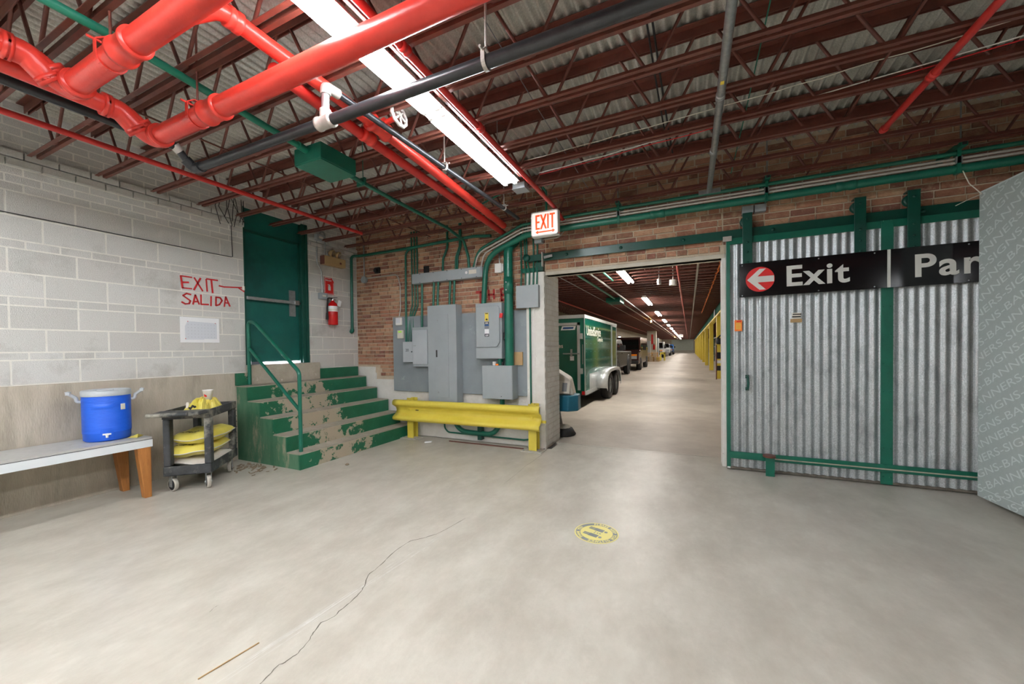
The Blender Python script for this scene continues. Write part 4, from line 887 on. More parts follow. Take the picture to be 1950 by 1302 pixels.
# red letters on the brick
obj('painted_letters', G().strokes([[(-2.71,2.106),(-2.611,2.103)],[(-2.641,2.1),(-2.64,1.957)]], .036, (0,4.6985,0), (1,0,0), (0,0,1), (0,-.003,0)).strokes([[(-2.517,2.121),(-2.511,1.986)],[(-2.436,2.122),(-2.432,1.996)],[(-2.515,2.054),(-2.434,2.055)],[(-2.325,2.106),(-2.316,1.959)],[(-2.334,2.114),(-2.235,2.136)],[(-2.318,2.04),(-2.237,2.049)],[(-2.316,1.966),(-2.229,1.982)]], .030, (0,4.6985,0), (1,0,0), (0,0,1), (0,-.003,0)), 'paint_red2', None, 'faded red letters THE painted on the brick behind the pipes', 'lettering')
# conduits (name, points, radius)
def cond(pts, r, label, m='green', R=.12, n=6, seg=12, nm='green_conduit'): return obj(nm, G().tube(fillet(pts, R, n) if len(pts) > 2 else pts, r, seg), m, None, label, 'conduit')
cond([(-3.70, 4.66, 2.855), (-3.925, 4.66, 2.83), (-3.925, 4.64, 1.43)], .016, 'green conduit curving down to the marked wiring box', R=.16)
for i, (x, x2) in enumerate(((-3.825, -3.885), (-3.772, -3.845), (-3.72, -3.80))):
    cond([(x, 4.675, 3.1), (x, 4.675, 1.98), (x2, 4.665, 1.80), (x2, 4.655, 1.43)] if i else [(x, 4.675, 3.1), (x, 4.675, 2.0), (x2+.02, 4.67, 1.85), (x2, 4.645, 1.43)], .0105, 'slim green conduit, %s of three dropping to the marked wiring box' % ('leftmost', 'middle', 'rightmost')[i], R=.1, seg=10)
cond([(-3.60, 4.63, 2.30), (-3.60, 4.61, 1.64)], .0165, 'single green conduit from the trough to the small breaker box')
for i, x in enumerate((-3.383, -3.307, -3.101, -3.028)): cond([(x, 4.63, 2.30), (x, 4.60, 1.935)], .0165, 'short green conduit into the tall panel, %s of four from the left' % ('first', 'second', 'third', 'fourth')[i])
for i, (x, o) in enumerate(((-3.24, .07), (-3.02, .06), (-2.99, .05))): cond([(x+o, 4.672, 3.1), (x+o, 4.672, 2.78), (x, 4.66, 2.62), (x, 4.65, 2.43)], (.016, .014, .013)[i], 'offset green conduit entering the trough top, %s from the left' % ('first', 'second', 'third')[i])
# conduits sweeping from the bank over the doorway
BZ = {'top': 2.865, 'g1': 2.825, 'g2': 2.785, 'big': 2.735}
XE = 3.6
bank = lambda z, y, r, m, down, label, R=.28, xe=XE: obj('bank_conduit', G().tube(fillet([(xe, y, z), (-1.55, y, z)]+down, R, 10), r, 14), m, None, label, 'conduit')
bank(2.865, 4.44, .018, 'green', [(-1.9, 4.44, 2.85), (-2.62, 4.60, 2.66), (-2.72, 4.64, 2.43)], 'slim green conduit at the top of the bank over the doorway')
bank(2.822, 4.45, .012, 'galv_fit', [(-1.9, 4.45, 2.81), (-2.62, 4.60, 2.62), (-2.70, 4.64, 2.43)], 'upper bare grey conduit in the bank over the doorway')
bank(2.788, 4.44, .012, 'galv_fit', [(-1.9, 4.45, 2.77), (-2.52, 4.58, 2.60), (-2.60, 4.64, 2.43)], 'lower bare grey conduit in the bank over the doorway')
bank(2.740, 4.46, .036, 'green', [(-1.85, 4.48, 2.73), (-2.48, 4.58, 2.56), (-2.54, 4.59, 1.91)], 'thick green conduit at the bottom of the bank over the doorway', R=.34)
for i, x in enumerate((-.71, .69, 2.02)):
    t = thing('trapeze_hanger', (x, 4.45, 2.70), 'green trapeze hanger carrying the conduit bank, %s' % ('nearest the exit sign', 'above the black sign arrow', 'nearest the banner')[i], 'hanger')
    obj('channel', G().box(x-.022, x+.022, 4.35, 4.70, 2.888, 2.93), 'green', t, bevel=.003); obj('channel_slot', G().box(x-.014, x+.014, 4.347, 4.352, 2.895, 2.923), 'black', t)
    obj('rod', G().cyl((x, 4.40, 2.93), (x, 4.40, 3.30), .006, 8), 'galv', t); obj('clamp', G().box(x-.012, x+.012, 4.415, 4.47, 2.695, 2.89), 'green', t); obj('clamp', G().box(x-.02, x+.02, 4.415, 4.43, 2.775, 2.83), 'galv', t)
for i, x in enumerate((-.30, 1.30)):
    obj('pipe_coupling', G().lathe([(.036,-.075),(.043,-.07),(.043,-.03),(.038,-.02),(.038,.02),(.043,.03),(.043,.07),(.036,.075)], (x, 4.46, 2.74), (1,0,0), 20), 'green', None, 'green coupling on the thick bank conduit, %s' % ('nearer the exit sign', 'above the sliding door')[i], 'coupling')
t = thing('pair_boxes', (.62, 4.66, 2.6), 'pair of small grey conduit boxes on the brick above the door hanger', 'box')
obj('box', G().box(.51, .61, 4.63, 4.70, 2.67, 2.745), 'elec', t, bevel=.004); obj('box', G().box(.62, .72, 4.63, 4.70, 2.67, 2.745), 'elec', t, bevel=.004)
bp = thing('green_riser', (-2.14, 4.56, 1.09), 'very thick green vertical pipe standing on the junction cabinet', 'pipe')
obj('pipe_run', G().tube(fillet([(-2.145, 4.56, 1.085), (-2.145, 4.56, 2.62), (-2.08, 4.74, 2.78)], .16, 8), .059, 24), 'green', bp)
obj('coupling', G().lathe([(.059,-.11),(.064,-.11),(.064,.11),(.059,.11)], (-2.145, 4.56, 2.13), (0,0,1), 24), 'green', bp)
obj('set_screw', G().cyl((-2.15, 4.49, 2.07), (-2.15, 4.50, 2.07), .01, 8).cyl((-2.15, 4.49, 2.17), (-2.15, 4.50, 2.17), .01, 8), 'galv', bp)
obj('nipple', G().cyl((-2.29, 4.58, 1.08), (-2.29, 4.58, 1.18), .037, 16), 'green', None, 'short green pipe joining the safety switch and the junction cabinet', 'pipe')
for i, (x, x2, z2) in enumerate(((-2.005, -1.985, 2.30), (-1.955, -1.925, 2.28), (-1.925, -1.87, 2.30), (-1.83, -1.815, 2.28), (-1.775, -1.765, 2.26))):
    cond([(x, 4.665, 2.95), (x, 4.665, 2.48), (x2, 4.62, z2), (x2, 4.60, 2.115)], .0105, 'slim green conduit into the pull box, %s from the left' % ORD[i].replace('nearest', 'first'), R=.08, seg=10)
cond([(-1.87, 4.615, 1.83), (-1.87, 4.615, .12), (-1.98, 4.62, .10), (-3.2, 4.66, .10), (-3.26, 4.66, .16), (-3.26, 4.66, .54)], .0115, 'slim green conduit dropping from the pull box and looping along the wall foot', R=.08, seg=10)
ub = thing('u_bend_conduit', (-2.68, 4.60, .1), 'thick green U-shaped conduit behind the yellow guard rail', 'conduit')
obj('conduit_run', G().tube(fillet([(-2.28, 4.60, .65), (-2.28, 4.60, .34), (-2.42, 4.60, .14), (-2.72, 4.60, .14), (-2.95, 4.60, .15), (-3.10, 4.60, .36), (-3.12, 4.60, .57)], .2, 8), .034, 18), 'green', ub)
obj('support', G().box(-2.66, -2.60, 4.58, 4.66, .05, .26), 'green_d', ub)
obj('floor_rail', G().box(-3.1, -1.95, 4.53, 4.55, 0, .012), 'rust', None, 'rusty flat bar on the floor at the wall foot', 'bar')
# ---- exit box under the sign, J-box on the brick
t = thing('switch_box', (-1.75, 4.66, 2.62), 'small grey box with a white label below the exit sign', 'electrical box')
obj('box', G().box(-1.80, -1.70, 4.62, 4.70, 2.655, 2.755), 'elec', t, bevel=.004); obj('label_plate', G().box(-1.785, -1.72, 4.617, 4.62, 2.695, 2.735), 'offwhite', t)
obj('conduit_run', G().tube(fillet([(-1.70, 4.66, 2.70), (-1.48, 4.66, 2.70), (-1.38, 4.66, 2.80), (-1.37, 4.6, 2.9)], .1, 6), .007, 8), 'galv_fit', t)
# ---- yellow guard rail
gr = thing('guard_rail', (-2.8, 4.45, 0), 'yellow steel guard rail in front of the electrical boxes', 'guard rail')
wv = [(0,.0),(.012,-.0)]
pf = [(.585,.03),(.575,.0),(.545,-.014),(.52,-.008),(.475,.07),(.43,.085),(.385,.07),(.34,-.008),(.315,-.014),(.295,0),(.285,.03)]
def beam(u, v):
    k = v*(len(pf)-1); i = min(int(k), len(pf)-2); f = k-i; z = pf[i][0]*(1-f)+pf[i+1][0]*f; y = pf[i][1]*(1-f)+pf[i+1][1]*f
    x = -3.98+(2.32)*u; fl_ = .03*max(0, (u-.94)/.06)**2
    return (x, 4.385+y-fl_, z-.012+.012*u)
rb = obj('beam', G().grid(beam, 24, 30), 'yellow', gr); sd_ = rb.modifiers.new('thick', 'SOLIDIFY'); sd_.thickness = .006
g = G()
for x in (-3.75, -1.80): g.cyl((x, 4.455, .43), (x, 4.445, .43), .018, 8)
obj('bolt', g, 'yellow', gr)
obj('slot', G().box(-3.62, -3.57, 4.452, 4.46, .424, .434), 'ink', gr)
for x in (-3.74, -1.80):
    obj('post', G().box(x-.055, x+.055, 4.475, 4.485, .012, .60).box(x-.055, x+.055, 4.575, 4.585, .012, .60).box(x-.006, x+.006, 4.485, 4.575, .012, .60), 'yellow', gr, bevel=.002)
    bpz = obj('base_plate', G().box(x-.14, x+.14, 4.41, 4.62, 0, .012), 'chalk_dust', gr, bevel=.002)
    g = G()
    for sx_ in (-.11, .11):
        for sy_ in (4.44, 4.60): g.cyl((x+sx_, sy_, .012), (x+sx_, sy_, .022), .012, 6)
    obj('anchor_bolt', g, 'galv', bpz)
obj('spacer', G().box(-1.68, -1.62, 4.47, 4.50, .37, .40), 'yellow', gr)
obj('paper_scrap', G().obox((-3.33, 4.36, .012), (1,.3,.1), (-.3,1,0), (0,0,1), .05, .02, .008), 'paper', None, 'crumpled white paper scrap on the floor by the guard rail', 'paper', bevel=.003)
# ================================================================== hanging exit sign
t = thing('exit_sign', (-1.46, 4.10, 2.57), 'lit white EXIT sign with orange letters and a double arrow, hung from the roof', 'sign')
EX0, EX1, EZ0, EZ1, EY = -1.63, -1.312, 2.575, 2.85, 4.10
obj('housing', G().box(EX0, EX1, EY, EY+.075, EZ0, EZ1), 'enamel', t, bevel=.003)
obj('frame', G().box(EX0, EX1, EY-.006, EY, EZ0, EZ0+.014).box(EX0, EX1, EY-.006, EY, EZ1-.014, EZ1).box(EX0, EX0+.012, EY-.006, EY, EZ0, EZ1).box(EX1-.012, EX1, EY-.006, EY, EZ0, EZ1), 'enamel', t)
obj('face', G().box(EX0+.012, EX1-.012, EY-.003, EY, EZ0+.014, EZ1-.014), 'exit_face', t)
s_ = .019; zt, zb = 2.815, 2.65; xa = [-1.58, -1.515, -1.435, -1.385]
E_ = G()
def bars(g, rects):
    for a, b, c, d in rects: g.box(a, b, EY-.0045, EY-.003, c, d)
bars(E_, [(-1.578,-1.558,zb,zt),(-1.558,-1.525,zt-.02,zt),(-1.558,-1.528,(zb+zt)/2-.01,(zb+zt)/2+.01),(-1.558,-1.525,zb,zb+.02),(-1.437,-1.418,zb,zt),(-1.408,-1.345,zt-.02,zt),(-1.387,-1.366,zb,zt-.02)])
for (x0, x1) in ((-1.512,-1.452),(-1.452,-1.512)): E_.prism([(x0-.011,zb),(x0+.011,zb),(x1+.011,zt),(x1-.011,zt)], (0,EY-.003,0), (1,0,0), (0,0,1), (0,-.0015,0))
obj('exit_letters', E_, 'exit_red', t)
A_ = G(); bars(A_, [(-1.55,-1.375,2.612,2.628)])
for x0, x1 in ((-1.58,-1.548),(-1.345,-1.377)): A_.prism([(x0,2.62),(x1,2.642),(x1,2.598)], (0,EY-.003,0), (1,0,0), (0,0,1), (0,-.0015,0))
obj('double_arrow', A_, 'exit_red', t)
obj('test_lamp', G().cyl((EX1, EY+.03, EZ0+.02), (EX1+.004, EY+.03, EZ0+.02), .006, 8), 'exit_red', t)
obj('stem', G().tube(fillet([(-1.46, EY+.04, EZ1), (-1.46, EY+.04, 3.08), (-1.49, EY+.0, 3.12)], .04, 5), .012, 10), 'green_lt', t)
# ================================================================== sliding fire door
sd = thing('door_3', (1.9, 4.62, 0), 'corrugated metal sliding fire door with green frame straps', 'door', kind='structure'); del sd['category']
DX0, DX1, DT = .362, 3.45, 2.425
def corr(name, x0, x1, z0, z1, y, ph, m='zinc_sheet', pitch=.0686, amp=.009, parent=None):
    n = max(8, int((x1-x0)/pitch*10)); g = G(); vs = []
    for i in range(n+1):
        x = x0+(x1-x0)*i/n; yy = y+amp*math.sin(2*math.pi*(x/pitch)+ph)
        vs += [(x, yy, z0), (x, yy, z1), (x, yy+.006, z1), (x, yy+.006, z0)]
    g.smooth = True
    g.add(vs, [(4*i, 4*i+4, 4*i+5, 4*i+1) for i in range(n)]+[(4*i+2, 4*i+6, 4*i+7, 4*i+3) for i in range(n)]); g.smooth = False
    return obj(name, g, m, parent)
corr('corrugated_sheet', DX0+.02, 1.40, .03, DT, 4.632, 0, parent=sd)
corr('corrugated_sheet', 1.34, 2.22, .03, DT, 4.627, .4, parent=sd)
corr('corrugated_sheet', 2.16, 3.0, .03, DT, 4.632, .2, parent=sd); corr('corrugated_sheet', 2.95, DX1, .03, DT, 4.627, 0, parent=sd)
obj('edge_strip', G().box(DX0, DX0+.034, 4.610, 4.66, .015, DT+.005), 'green', sd, bevel=.002)
obj('white_tip', G().box(DX0+.001, DX0+.03, 4.607, 4.61, .015, .03), 'white', sd)
po_ = obj('post_strap', G().box(1.60, 1.685, 4.606, 4.622, .01, DT), 'green', sd, bevel=.002)
g = G()
for z in [.08+.26*k for k in range(10)]:
    for x in (1.618, 1.667): g.lathe([(.0,.006),(.005,.005),(.008,0)], (x, 4.606, z), (0,-1,0), 8)
obj('rivet', g, 'green', po_)
obj('top_rail', G().box(DX0, DX1, 4.612, 4.622, DT-.065, DT), 'green', sd, bevel=.001)
br_ = obj('bottom_bar', G().box(DX0+.02, DX1, 4.596, 4.615, .125, .195), 'green', sd, bevel=.002)
obj('bar_edge', G().box(DX0+.42, DX1, 4.588, 4.600, .150, .160), 'conc_base', br_)
obj('bottom_angle', G().box(DX0, DX1, 4.612, 4.66, .010, .03), 'crack', sd)
for x in (.55, 1.445, 1.814):
    h = obj('hanger_strap', G().box(x-.043, x+.043, 4.585, 4.597, 1.9, 2.655), 'green_d', sd, bevel=.003)
    obj('wheel', G().lathe([(.0,-.02),(.035,-.02),(.052,-.018),(.052,-.012),(.045,-.008),(.045,.008),(.052,.012),(.052,.018),(.035,.02),(.0,.02)], (x-.012, 4.625, 2.58), (0,1,0), 24), 'green_d', h)
    obj('strap_top', G().box(x-.043, x+.043, 4.585, 4.665, 2.648, 2.66), 'green_d', h)
    g = G()
    for z in (2.60, 2.36, 2.26, 2.16): g.lathe([(.0,.010),(.008,.009),(.012,0)], (x, 4.585, z), (0,-1,0), 8)
    obj('bolt', g, 'green_d', h)
obj('handle', G().tube(fillet([(.546, 4.62, .985), (.546, 4.56, .98), (.55, 4.555, .92), (.546, 4.56, .86), (.546, 4.62, .855)], .03, 5), .012, 8).box(.53, .562, 4.60, 4.625, .965, 1.0).box(.53, .562, 4.60, 4.625, .84, .87), 'green_d', sd)
tk = thing('door_track', (.9, 4.66, 2.42), 'long green flat-bar track of the sliding door across the brick', 'track')
obj('bar', G().box(-1.75, 3.6, 4.652, 4.668, 2.425, 2.522), 'green_d', tk, bevel=.003)
g = G()
for x in (-1.38, -.72, -.05, .78, 1.9, 2.7): g.lathe([(.0,.016),(.014,.014),(.02,0)], (x, 4.652, 2.475), (0,-1,0), 10); g.cyl((x, 4.668, 2.475), (x, 4.70, 2.475), .018, 8)
obj('bolt', g, 'green_d', tk)
pu = obj('end_bracket', G().box(-1.90, -1.70, 4.62, 4.70, 2.43, 2.51), 'green_d', tk, bevel=.004)
obj('pulley', G().lathe([(.0,-.02),(.045,-.02),(.045,-.012),(.036,0),(.045,.012),(.045,.02),(.0,.02)], (-1.90, 4.60, 2.475), (0,1,0), 20), 'green_d', pu)
obj('fusible_link', G().bar((-1.66, 4.60, 2.455), (-1.55, 4.60, 2.468), .02, .03), 'galv', tk); obj('link_clip', G().box(-1.70, -1.688, 4.61, 4.66, 2.35, 2.53), 'galv_fit', tk)
obj('bumper', G().box(-1.80, -1.69, 4.63, 4.70, 2.30, 2.41), 'green_d', tk, bevel=.004)
gs = obj('wall_strap', G().box(-1.99, -1.70, 4.640, 4.655, 2.295, 2.35), 'green', None, 'green flat strap at the top of the white pier', 'strap', bevel=.003)
fg = thing('floor_guide', (.73, 4.50, 0), 'green steel floor guide holding the bottom of the sliding door', 'guide')
obj('plate', G().box(.69, .765, 4.50, 4.508, 0, .19), 'green', fg); obj('stiffener', G().prism([(4.508,0),(4.565,0),(4.508,.17)], (.755,0,0), (0,1,0), (0,0,1), (.008,0,0)), 'green_d', fg); obj('roller', G().cyl((.725, 4.535, .185), (.725, 4.535, .205), .055, 16), 'rust', fg)
obj('metal_cap', G().box(.33, .41, 4.595, 4.61, 2.395, 2.445), 'galv_fit', None, 'small pale metal plate at the top left corner of the sliding door', 'plate')
t = thing('orange_tag', (.46, 4.605, 1.46), 'orange notice with yellow print taped on the sliding door', 'notice')
obj('sheet', G().box(.435, .502, 4.612, 4.614, 1.455, 1.57), 'orange', t)
g = G()
for k in range(5): g.box(.445, .492, 4.611, 4.612, 1.475+.014*k, 1.482+.014*k)
obj('print', g, 'bag_yellow', t, kind='stuff'); obj('heading', G().box(.455, .495, 4.611, 4.612, 1.55, 1.562), 'sign_red', t)
t = thing('old_label', (.97, 4.605, 1.52), 'weathered tan and black label stuck on the sliding door', 'label')
obj('tan_strip', G().box(.915, 1.01, 4.612, 4.614, 1.525, 1.56), 'cardboard', t); obj('black_strip', G().box(.93, 1.0, 4.612, 4.614, 1.575, 1.587).box(.935, 1.005, 4.612, 4.614, 1.60, 1.61), 'ink', t); obj('pale_strip', G().box(.93, 1.0, 4.6125, 4.614, 1.562, 1.62), 'offwhite', t)
# ================================================================== black direction sign
bs = thing('direction_sign', (1.4, 4.57, 1.80), 'glossy black direction sign reading Exit and Par with a red arrow disc', 'sign')
SY = 4.568
def spt(x, z): return x, z+.008*(x-.48)
poly = [spt(.474,1.798), spt(2.62,1.798), spt(2.62,2.142), spt(.474,2.142)]
obj('panel', G().prism(poly, (0,SY,0), (1,0,0), (0,0,1), (0,.014,0)), 'sign_black', bs, bevel=.002)
dc = (.655, 1.969)
obj('red_disc', G().cyl((dc[0], SY-.0005, dc[1]), (dc[0], SY-.0022, dc[1]), .124, 40), 'sign_red', bs)
ap = [(-.112,0),(-.005,.105),(.05,.105),(-.022,.030),(.118,.030),(.118,-.030),(-.022,-.030),(.05,-.105),(-.005,-.105)]
obj('white_arrow', G().prism([(dc[0]+a, dc[1]+b) for a, b in ap], (0,SY-.0022,0), (1,0,0), (0,0,1), (0,-.0012,0)), 'sign_white', bs)
obj('exit_word', text('Exit', .275, (.862, SY-.0001, 1.885), (1,0,.008), (-.008,0,1), .0025, .006, sx=1.06, space=1.10), 'sign_white', bs)
obj('par_word', text('Par', .275, (1.80, SY-.0001, 1.890), (1,0,.008), (-.008,0,1), .0025, .006, sx=1.06, space=1.12), 'sign_white', bs)
obj('divider', G().prism([spt(1.628,1.80),spt(1.650,1.80),spt(1.650,2.14),spt(1.628,2.14)], (0,SY,0), (1,0,0), (0,0,1), (0,-.003,0)), 'sign_white', bs)
g = G()
for x in (.50, 1.13, 1.54, 2.15):
    for z in (1.815, 2.12): g.cyl((x, SY+.001, z+.008*(x-.48)), (x, SY-.003, z+.008*(x-.48)), .006, 8)
obj('screw', g, 'galv', bs)
# ================================================================== hanging banner
bd = Vector((.0866, -.9962, 0)); B0 = Vector((2.13, 4.40, 0)); bz0, bz1, bw = .055, 2.512, 1.2
bn_n = Vector((0,0,1)).cross(bd) ; bn_n = -bn_n if bn_n.x > 0 else bn_n          # faces the viewer (towards -X)
ba = thing('banner', B0+bd*bw/2+Vector((0,0,bz0)), 'pale grey-green hanging banner printed SIGNS-BANNERS diagonally', 'banner')
def bpt(u, v, off=0):
    s = u*bw; z = bz0+(bz1-bz0)*v; wv_ = .004*math.sin(5*v+2*s)*math.sin(math.pi*min(1, u*3))
    return B0+bd*s+Vector((0,0,z))+bn_n*(wv_+off)
obj('fabric', G().grid(lambda u, v: bpt(u, v), 26, 40).grid(lambda u, v: bpt(1-u, v, -.0015), 26, 40), 'banner', ba)
tl = math.radians(32)
def clipper(px, pz):
    def f(bm):
        for v in bm.verts:
            x, y = v.co.x, v.co.y; v.co.x = px+x*math.cos(tl)*1.5-y*math.sin(tl); v.co.y = pz+x*math.sin(tl)*1.5+y*math.cos(tl)
        for co, no in (((.004,0,0),(-1,0,0)), ((bw-.004,0,0),(1,0,0)), ((0,bz0+.004,0),(0,-1,0)), ((0,bz1-.004,0),(0,1,0))):
            bmesh.ops.bisect_plane(bm, geom=list(bm.verts)+list(bm.edges)+list(bm.faces), plane_co=co, plane_no=no, clear_outer=True)
    return f
gp = G(); rows = 0; zz = bz0-.75
while zz < bz1:
    st_ = 'SIGNS-BANNERS-'*4 if rows % 2 else 'BANNERS-SIGNS-'*4
    q = text(st_, .084, (0,0,0), (1,0,0), (0,1,0), .0004, clip=clipper(-.55-.17*(rows % 5), zz-.28-.1062*(rows % 5)))
    gp.ext(q); zz += .118; rows += 1
def onb(x, z, o):
    return bpt(x/bw, (z-bz0)/(bz1-bz0), .0006+o)
gp.v = [tuple(onb(*p)) for p in gp.v]
obj('print', gp, 'banner_print', ba, kind='stuff')
obj('hem', G().grid(lambda u, v: bpt(u, .995+.005*v, .0012), 20, 1).grid(lambda u, v: bpt(u, .028+.0025*v, .0009), 20, 1), 'banner_print', ba)
obj('grommet', G().lathe([(.006,0),(.010,.001),(.010,.002)], bpt(.02, .99, .001), bn_n, 12), 'galv', ba)
obj('rope', G().tube([bpt(.02, .99), B0+Vector((-.045, .03, 2.60)), B0+Vector((-.08, .04, 2.72))], .004, 6).tube([bpt(.98, .99), bpt(.98, .99)+Vector((.02, 0, .43))], .004, 6).tube([bpt(.02, .99), B0+Vector((-.05, .0, 2.47)), B0+Vector((-.13, .02, 2.43))], .003, 6), 'offwhite', ba)
# ================================================================== floor decal
dcx, dcy = -.597, 2.665; rot = math.radians(-16)
dec = thing('floor_decal', (dcx, dcy, 0), 'round yellow keep-your-distance sticker on the floor', 'sticker')
def disc(r0, r1, z0, z1, n=48):
    g = G()
    if r0 == 0: g.cyl((dcx, dcy, z0), (dcx, dcy, z1), r1, n)
    else:
        vs = [(dcx+r*math.cos(2*math.pi*k/n), dcy+r*math.sin(2*math.pi*k/n), z1) for r in (r0, r1) for k in range(n)]
        g.add(vs, [(k, n+k, n+(k+1) % n, (k+1) % n) for k in range(n)])
    return g
obj('disc', disc(0, .152, 0, .0012), 'decal', dec); obj('ring', disc(.112, .143, 0, .0016), 'decal_grey', dec)
def ring_text(s, a0, step, g):
    for i, c in enumerate(s):
        if c == ' ': continue
        a = math.radians(a0)-math.radians(step)*i; p = Vector((math.cos(a), math.sin(a), 0)); tn = Vector((math.sin(a), -math.cos(a), 0))
        g.ext(text(c, .030, Vector((dcx, dcy, .0016))+p*.1165, tn, p, .0004, .0012, align='CENTER'))
g = G(); ring_text('PLEASE KEEP YOUR DISTANCE', 106, 8.6, g); ring_text('THANK YOU', 106-8.6*27.5, 8.6, g); obj('ring_words', g, 'decal', dec)
g = G()
ux, uy = Vector((math.cos(rot), math.sin(rot), 0)), Vector((-math.sin(rot), math.cos(rot), 0))
for oy in (.045, -.045):
    c = Vector((dcx, dcy, .0013)); q = lambda a, b: c+ux*a+uy*(oy+b)
    g.obox(q(.0, 0), ux, uy, (0,0,1), .032, .020, .0004); g.obox(q(-.05, .009), ux, uy, (0,0,1), .026, .007, .0004); g.obox(q(-.05, -.009), ux, uy, (0,0,1), .026, .007, .0004); g.cyl(q(.05, 0)-Vector((0,0,.0004)), q(.05, 0)+Vector((0,0,.0004)), .012, 16)
c = Vector((dcx, dcy, .0013)); g.obox(c-ux*.012, uy, ux, (0,0,1), .018, .002, .0004)
obj('pictogram', g, 'decal_grey', dec)
obj('six_feet', text('6 ft', .022, c+ux*.004-uy*.007, ux, uy, .0004, .0005), 'decal_grey', dec)
# ================================================================== the long passage beyond the doorway
# ---- yellow columns and beams
for k in range(11):
    y = 17.35+6.05*k
    c = thing('yellow_column', (1.11, y, 0), 'yellow square column, %s from the doorway along the right side' % ORD[k] if k else 'yellow square column nearest the doorway, right side of the passage', 'column', 'yellow columns of the passage')
    obj('shaft', G().box(1.015, 1.21, y, y+.30, 0, 2.5), 'yellow_c', c, bevel=.006)
    if k == 0:
        for z0, z1, m in ((.33,.52,'black'),(.80,1.06,'black'),(.62,.74,'paper')): obj('band', G().box(1.005, 1.22, y-.015, y+.31, z0, z1), m, c)
obj('beam', G().box(1.0, 1.22, 6.0, 89, 2.5, 2.56), 'yellow_c', None, 'yellow beam soffit carried by the columns', 'beam')
obj('beam', G().box(1.03, 1.19, 6.0, 89, 2.56, 2.90), 'green_matte', None, 'dark green steel beam above the yellow columns', 'beam')
for k, y in enumerate((12.2, 18.0)):
    obj('beam_plate', G().box(1.0, 1.03, y, y+1.1, 2.56, 2.86), 'green_d', None, 'green splice plate on the passage beam, %s the first column' % ('before', 'beyond')[k], 'plate')
# first yellow column's neighbours
hp_ = thing('hand_truck', (.98, 17.0, 0), 'black and steel hand truck leaning at the first yellow column', 'hand truck')
obj('frame', G().tube([(.975, 16.95, 0), (.99, 17.1, 1.35)], .02, 8).tube([(1.2, 16.95, 0), (1.2, 17.1, 1.35)], .02, 8), 'rust', hp_)
obj('tool_bag', G().box(.98, 1.4, 16.9, 17.25, 1.38, 1.62), 'black', hp_, bevel=.05); obj('strap', G().tube([(1.0, 17.0, 1.6), (1.15, 17.0, 1.75), (1.35, 17.05, 1.6)], .03, 8), 'black', hp_)
rk = thing('storage_rack', (2.2, 24, 0), 'shelving with boxes behind the yellow columns', 'shelving')
for y in (20, 26, 32, 38): obj('upright', G().box(2.0, 2.06, y, y+.06, 0, 2.3).box(2.9, 2.96, y, y+.06, 0, 2.3), 'green_d', rk)
for z in (.5, 1.25, 2.0): obj('shelf', G().box(2.0, 2.96, 20, 38, z, z+.04), 'galv', rk)
for i, (y, z, w, h, m) in enumerate(((21.0,.54,1.2,.5,'cardboard'),(24.2,1.29,1.5,.55,'cardboard'),(28.3,.54,1.4,.6,'black'),(30.2,1.29,1.2,.5,'offwhite'),(34.0,.54,1.6,.6,'cardboard'),(22.6,1.29,1.0,.45,'black'),(27.0,1.29,1.0,.6,'cardboard'))):
    obj('carton', G().box(2.06, 2.85, y, y+w, z, z+h), m, None, 'storage carton on the rack behind the columns, %s along' % ORD[i].replace('nearest', 'first'), 'box', 'cartons on the rack')
# ---- pipes and conduits below the passage ceiling
P_ = lambda nm, pts, r, m, lab, cat: obj(nm, G().tube(pts, r, 8), m, None, lab, cat)
P_('passage_pipe', [(-.2, 5.3, 2.88), (-.2, 88, 2.88)], .022, 'red_d', 'slim red pipe along the middle of the passage ceiling', 'pipe')
P_('passage_pipe', [(-3.85, 5.3, 2.88), (-4.2, 60, 2.88)], .025, 'red_d', 'red pipe along the left of the passage ceiling', 'pipe')
P_('passage_conduit', [(.17, 5.3, 2.88), (.17, 88, 2.88)], .022, 'galv_fit', 'grey conduit along the passage ceiling beside the red pipe', 'conduit')
P_('passage_conduit', [(-2.15, 5.3, 2.86), (-2.13, 12.4, 2.86)], .030, 'green_lt', 'green conduit in the passage leading to the ceiling box', 'conduit')
P_('passage_conduit', [(-2.13, 13.4, 2.86), (-2.1, 80, 2.86)], .024, 'galv_fit', 'long pale conduit beyond the passage ceiling box', 'conduit')
P_('passage_conduit', [(-1.87, 5.3, 2.86), (-1.88, 80, 2.86)], .022, 'galv_fit', 'long pale conduit left of the passage lights', 'conduit')
P_('passage_conduit', [(-1.62, 6.9, 2.88), (-1.62, 9.2, 2.88)], .022, 'green_lt', 'short green conduit beside the first passage light', 'conduit')
P_('passage_wire', [(-2.58, 5.3, 2.87), (-2.6, 40, 2.87)], .008, 'galv_fit', 'thin wire along the passage ceiling above the trailer', 'wire')
obj('ceiling_box', G().box(-2.42, -1.98, 12.5, 13.35, 2.76, 2.9), 'green', None, 'green junction box under the passage ceiling', 'box', bevel=.005)
g = G()
for k in range(34):
    y = 6.2+.42*k; g.tube(fillet([(.56+.02*math.sin(k*2.1), y, 2.90), (.58, y+.21, 2.93+.02*math.sin(3.3*k)), (.56, y+.42, 2.90)], .1, 3), .015, 6)
obj('extension_cord', g, 'orange', None, 'orange cord looped along the passage ceiling at right', 'cord')
for i, (x, y) in enumerate(((-.60, 9.2), (-.32, 9.45))):
    obj('ceiling_detector', G().cyl((x, y, 2.70), (x, y, 2.82), .045 if i == 0 else .08, 14).cyl((x, y, 2.82), (x, y, 3.3), .008, 6), 'galv' if i == 0 else 'white', None, ('grey cylinder sensor hanging in the passage', 'white round detector hanging in the passage')[i], 'sensor')
